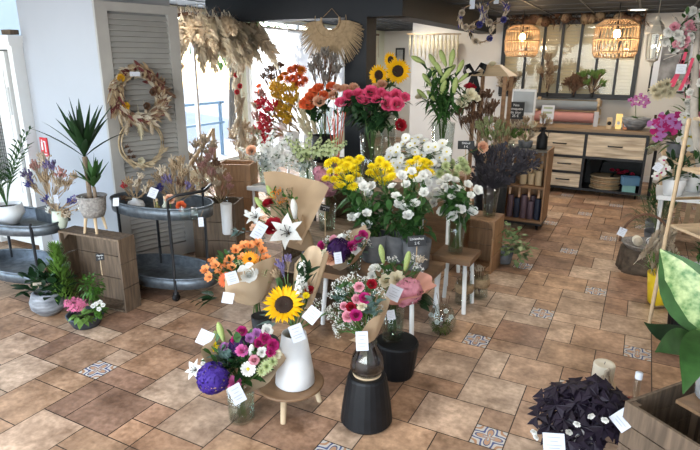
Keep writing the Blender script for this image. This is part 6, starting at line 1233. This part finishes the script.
# trunk, basket, yellow pot between aisle and ladder shelf
c = V((.17, 5.25, 0)); TRB = mat('bark', (.13, .095, .065), .9, noise=.6, scale=18, bump=.8); t = T('tree_stump', 'bark covered tree stump carrying the wicker basket', 'stump', c); part(MB().lathe([(.001, 0), (.19, 0), (.185, .05), (.175, .14), (.17, .20), (.001, .205)], c, 32, wob=lambda q, z: 1+.06*math.sin(5*q)+.03*math.sin(13*q+z*9)), 'trunk', TRB, t)
c = V((.17, 5.23, .206)); t = T('wicker_basket', 'shallow wicker basket with an arched handle on the stump', 'basket', c); part(MB().lathe([(.001, 0), (.13, 0), (.18, .045), (.185, .05), (.17, .05), (.125, .012), (.001, .012)], c, 36), 'basket', BASK, t); part(MB().tube([c+V((.19*math.cos(a), -.02, .04+.27*math.sin(a))) for a in [PI*i/20 for i in range(21)]], .011, 7), 'handle', DRYB, t)
for k, (dx, m_, lab) in enumerate([(-.06, CANDW, 'cream candle jar lying in the wicker basket'), (.05, CERW, 'white jar with navy label lying in the wicker basket')]):
    a = c+V((dx, -.10, .075)); t = T('candle_jar', lab, 'jar', a-V((0, 0, .03))); part(MB().tube([a+V((0, .10, -.005)), a+V((.01, -.02, .012))], .038, 20), 'jar', m_, t); part(MB().tube([a+V((.01, -.021, .012)), a+V((.011, -.026, .013))], .036, 20), 'lid', DRYP if k == 0 else WHITE, t)
    if k: part(MB().tube([a+V((.003, .05, 0)), a+V((.006, .02, .006))], .0392, 20), 'navy_label', CANDN, t)
p = P(616, 281-48, 5.1); t = T('price_card', 'white price card tied to the wicker basket handle', 'card', P(622, 232, 5.1)); card_at(t, 622, 232, 5.1, .07, .09, .3, name='card'); part(MB().tube([P(622, 229, 5.1), P(625, 224, 5.2)], .002, 4), 'loop', JUTE, t)
def pot_plant(label, c, r, h, m_, fol, cen, rad, n, L, W, extra=None, name='potted_plant'):
    t = T(name, label, 'plant', c); part(MB().lathe(vase_prof('', 0, h, r*.75, r, .008), c, 28), 'pot', m_, t); b = MB(); scatter_leaves(b, cen, rad, n, L, W, V(c)+V((0, 0, h))); b.tube([V(c)+V((0, 0, .02)), cen], .012, 6); part(b, 'foliage', fol, t); return t
c = G(655, 292); c = V((.315, 4.52, 0)); YP = mat('pot_yellow', (.78, .55, .02), .4, noise=.1); t = T('potted_grass', 'feathery pampas grass in a bright yellow pot by the ladder shelf', 'plant', c); part(MB().lathe(vase_prof('', 0, .24, .085, .115, .008), c, 28), 'pot', YP, t); b = MB()
for k in range(10): px, py = R.uniform(640, 676), R.uniform(238, 262); p = P(px, py, 4.45); inst(head('pampas', DRYP, DRY), 'plume', t, p, V((R.uniform(-.6, .6), -.2, .7)), .11); b.tube([c+V((0, 0, .05)), p], .003, 4)
part(b, 'stem_bundle', DRY, t); b = MB(); scatter_leaves(b, c+V((-.03, -.03, .3)), (.12, .12, .1), 90, .16, .012, c); part(b, 'grass_blades', GREENL, t)
# stacked plant tables along the right side towards the counter
table('round edged white metal plant table beside the aisle', .22, .75, 5.55, 6.05, .62, WHITE, WHITE, .025)
c = V((.34, 5.62, .62)); t = pot_plant('white pot with a white moth orchid on the white metal plant table', c, .10, .15, CERW, GREEND, c+V((0, 0, .25)), (.12, .1, .1), 30, .14, .05)
for px, py in pts('658,166 662,172 656,176 666,168 663,160'): inst(head('orchid', PW, PMAG), 'orchid_bloom', t, P(px, py, 5.5), tocam((0, 5, 1)), .04)
card_at(t, 658, 167, 5.4, .07, .09, .5)
c = V((.50, 5.90, .62)); t = pot_plant('white pot with dark hanging leaves at the back of the plant table', c, .10, .14, CERW, GREEN, c+V((0, 0, .2)), (.2, .16, .16), 70, .14, .035)
c = V((.30, 5.80, 0)); pot_plant('grey pot with grassy green plant under the white plant table', c, .13, .22, CERG, leafm('leaf_sage', (.16, .20, .10)), c+V((-.05, 0, .34)), (.2, .18, .12), 120, .2, .012)
t = table('tall wooden plant table near the counter', .26, .95, 6.6, 7.4, .80, WOODL, WOODL, .05)
for k in range(8): part(MB().box((.30+.09*k, 6.615, .38), (.045, .018, .74)), 'slat', WOODL, t, False)
c = V((.30, 6.30, 0)); pot_plant('grey floor pot with grassy green plant before the tall plant table', c, .12, .20, CERG, GREEN, c+V((0, 0, .38)), (.15, .16, .16), 150, .15, .02)
c = V((.80, 7.05, .80)); pot_plant('white pot with a green fern behind the orchids', c, .11, .15, CERW, leafm('leaf_fern', (.12, .24, .05)), c+V((-.08, -.05, .42)), (.32, .22, .2), 190, .22, .028)
c = V((.38, 6.75, .80)); t = pot_plant('clear pot with the purple and white moth orchids near the counter', c, .11, .15, CERG, GREEN, c+V((0, 0, .2)), (.18, .12, .12), 40, .18, .055, name='potted_orchid')
b = MB()
for k, (px, py) in enumerate(pts('656,130 661,125 666,122 659,120 664,117 671,119 668,127 675,124 653,124 672,130 662,133 658,137 677,117 680,124')): inst(head('orchid', PLIL if k % 3 else PMAG, PMAG), 'orchid_bloom', t, P(px, py, 6.55), tocam((0, 6, 1))+rv(.3), .06)
part(MB().tube([c+V((0, 0, .1)), P(668, 110, 6.7), P(656, 128, 6.6)], .005, 5).tube([c+V((0, 0, .1)), P(680, 112, 6.7), P(676, 124, 6.6)], .005, 5), 'stem', STEM, t)
c = V((.66, 6.78, .80)); t = pot_plant('white orchids in a white pot beside the purple ones', c, .11, .15, CERW, GREEN, c+V((0, 0, .2)), (.16, .12, .1), 30, .16, .055, name='potted_orchid')
for k, (px, py) in enumerate(pts('684,118 690,122 696,118 688,128 694,130 700,126 686,135 692,138 699,136 682,140 690,146 697,144')): inst(head('orchid', PW, EYEY), 'orchid_bloom', t, P(px, py, 6.5), tocam((0, 6, 1))+rv(.3), .06)
part(MB().tube([c+V((0, 0, .1)), P(690, 112, 6.6), P(688, 136, 6.5)], .005, 5), 'stem', STEM, t)
c = V((.62, 7.2, .80)); t = pot_plant('green leafy plant with cream flowers below the framed picture', c, .12, .16, CERG, GREENL, c+V((.05, 0, .5)), (.34, .2, .25), 160, .2, .045)
for px, py in pts('655,90 661,86 667,84 672,88 664,92 670,93 658,95 676,85'): inst(head('mum', PCR), 'bloom', t, P(px, py, 6.95), tocam((0, 7, 1)), .055)
c = V((.95, 6.2, 0)); t = pot_plant('tall dark green foliage plant at the right wall', c, .16, .3, CERG, GREEN, V((.95, 6.2, 1.2)), (.28, .3, .6), 220, .22, .05)
# whitewashed branch garland with blossoms and red ribbons
t = T('blossom_branch', 'tall whitewashed branch with white blossoms and red ribbons at right', 'decoration', V((.80, 6.05, 0))); b = MB(); tr = [V((.80, 6.05, 0)), P(694, 120, 6.05), P(695, 70, 6.02), P(698, 20, 6.0)]; BR = mat('branch_white', (.55, .50, .44), .8, noise=.35); b.tube(tr, [.05, .035, .03, .02], 8)
ar = [P(698, 20, 6.0), P(684, 30, 5.98), P(674, 42, 5.98), P(678, 54, 5.98)]; b.tube(ar, [.02, .018, .015, .01], 6)
for k in range(30): s = R.choice(tr[1:]+ar); b.tube([s, s+rv(.12)+V((0, 0, .05))], .004, 4)
part(b, 'branch', BR, t)
for k in range(60): s = R.uniform(0, 1); i = R.randrange(3); p = lerp((tr[1:]+ar)[i*2], (tr[1:]+ar)[min(6, i*2+1)], s)+rv(.08); inst(head('lisianthus', PW if k % 4 else PPK), 'blossom', t, p, tocam(p)+rv(.7), R.uniform(.03, .045))
b = MB(); b2 = MB()
for k in range(70): i = R.randrange(6); p = lerp((tr[1:]+ar)[i], (tr[1:]+ar)[i+1], R.random())+rv(.08); b2.leaf(p, rv(1), .09, .035, .2, .2, 3)
part(b2, 'foliage', GREEN, t)
for px, py, L in ((686, 52, .3), (693, 58, .28), (683, 60, .2)): p = P(px, py, 5.9); b.strip([p, p+V((-.02, 0, -L*.5)), p+V((-.06, -.01, -L))], [.012, .014, .014], (1, 0, 0))
part(b, 'ribbon', mat('ribbon_red', (.55, .02, .08), .5, noise=.1), t)
card_at(t, 681, 69, 5.85, .09, .10, 0)
# bottle on the counter end behind the orchid
c = V((.30, 8.3, 0)); table('narrow dark side table at the right of the counter', .18, .60, 8.15, 8.55, .86, WOODD, BLACK, .03)
c = V((P(655, 120, 8.3).x, 8.32, .86)); t = T('bottle', 'dark bottle with a white label right of the orchid bowl', 'bottle', c); part(MB().lathe([(.001, 0), (.04, 0), (.042, .01), (.042, .15), (.016, .20), (.016, .25), (.001, .25)], c, 20), 'body', mat('bottle_dark', (.03, .015, .01), .15, noise=.1), t); part(MB().lathe([(.0425, .04), (.0425, .12)], c, 20), 'label', CARD, t)
c = V((.34, 8.40, .86)); t = pot_plant('white hydrangea pot on the dark side table', c, .09, .12, CERG, GREEN, c+V((0, 0, .16)), (.15, .12, .1), 40, .1, .05)
for px, py in pts('650,140 656,146 648,150 654,136'): inst(head('hydrangea', PCR), 'bloom', t, P(px, py, 8.2), tocam(c), .06)

# ================================================================ light
w = bpy.data.worlds.new('world'); sc.world = w; w.use_nodes = True; nt = w.node_tree; bg = nt.nodes['Background']; sk = nt.nodes.new('ShaderNodeTexSky'); sk.sky_type = 'NISHITA'; sk.sun_disc = False; sk.sun_elevation = math.radians(38); sk.sun_rotation = math.radians(-60); nt.links.new(sk.outputs[0], bg.inputs[0]); bg.inputs[1].default_value = .9
def area(name, loc, tgt, sx, sy, e, col):
    L = bpy.data.lights.new(name, 'AREA'); L.shape = 'RECTANGLE'; L.size = sx; L.size_y = sy; L.energy = e; L.color = col; o = bpy.data.objects.new(name, L); COL.objects.link(o); o.location = loc; o.rotation_euler = (V(tgt)-V(loc)).to_track_quat('-Z', 'Y').to_euler(); return o
area('shopfront_daylight', (-2.0, YF-.3, 1.5), (-2.0, 4, .8), 5.5, 2.2, 330, (.90, .95, 1))
area('left_window_daylight', (XL-.35, .5, 1.4), (0, 1.2, .6), 3.2, 2.2, 90, (.86, .93, 1))
area('side_window_daylight', (XL-.5, 6.9, 1.5), (0, 5.0, .6), 4.5, 2.1, 260, (.92, .96, 1))
for k, (x, y) in enumerate([(-2.6, .9), (-.6, 1.2), (-1.4, 3.2), (-4.0, 4.3), (.1, 4.6), (-1.0, 6.6), (-3.2, 7.4), (-4.6, 11.2)]):
    L = bpy.data.lights.new('ceiling_spot_and_fill', 'AREA'); L.shape = 'DISK'; L.size = .35; L.energy = 18; L.color = (1, .94, .86); o = bpy.data.objects.new('ceiling_spot_and_fill', L); COL.objects.link(o); o.location = (x, y, ZC-.03)  # unseen fill lights added under the ceiling to brighten room, garland and recess
s = bpy.data.lights.new('sun', 'SUN'); s.energy = 8; s.angle = .01; s.color = (1, .93, .82); so = bpy.data.objects.new('sun', s); COL.objects.link(so); so.rotation_euler = V((.80, -.34, -.50)).to_track_quat('-Z', 'Y').to_euler()
vs_ = sc.view_settings; sc.display_settings.display_device = 'sRGB'; vs_.view_transform = 'Standard'; vs_.look = 'None'; vs_.gamma = 1; vs_.use_curve_mapping = False; vs_.exposure = .05
cy = sc.cycles; cy.use_denoising = True; cy.max_bounces = 10; cy.transparent_max_bounces = 12; cy.transmission_bounces = 10; cy.caustics_reflective = False; cy.caustics_refractive = False; cy.sample_clamp_indirect = 6
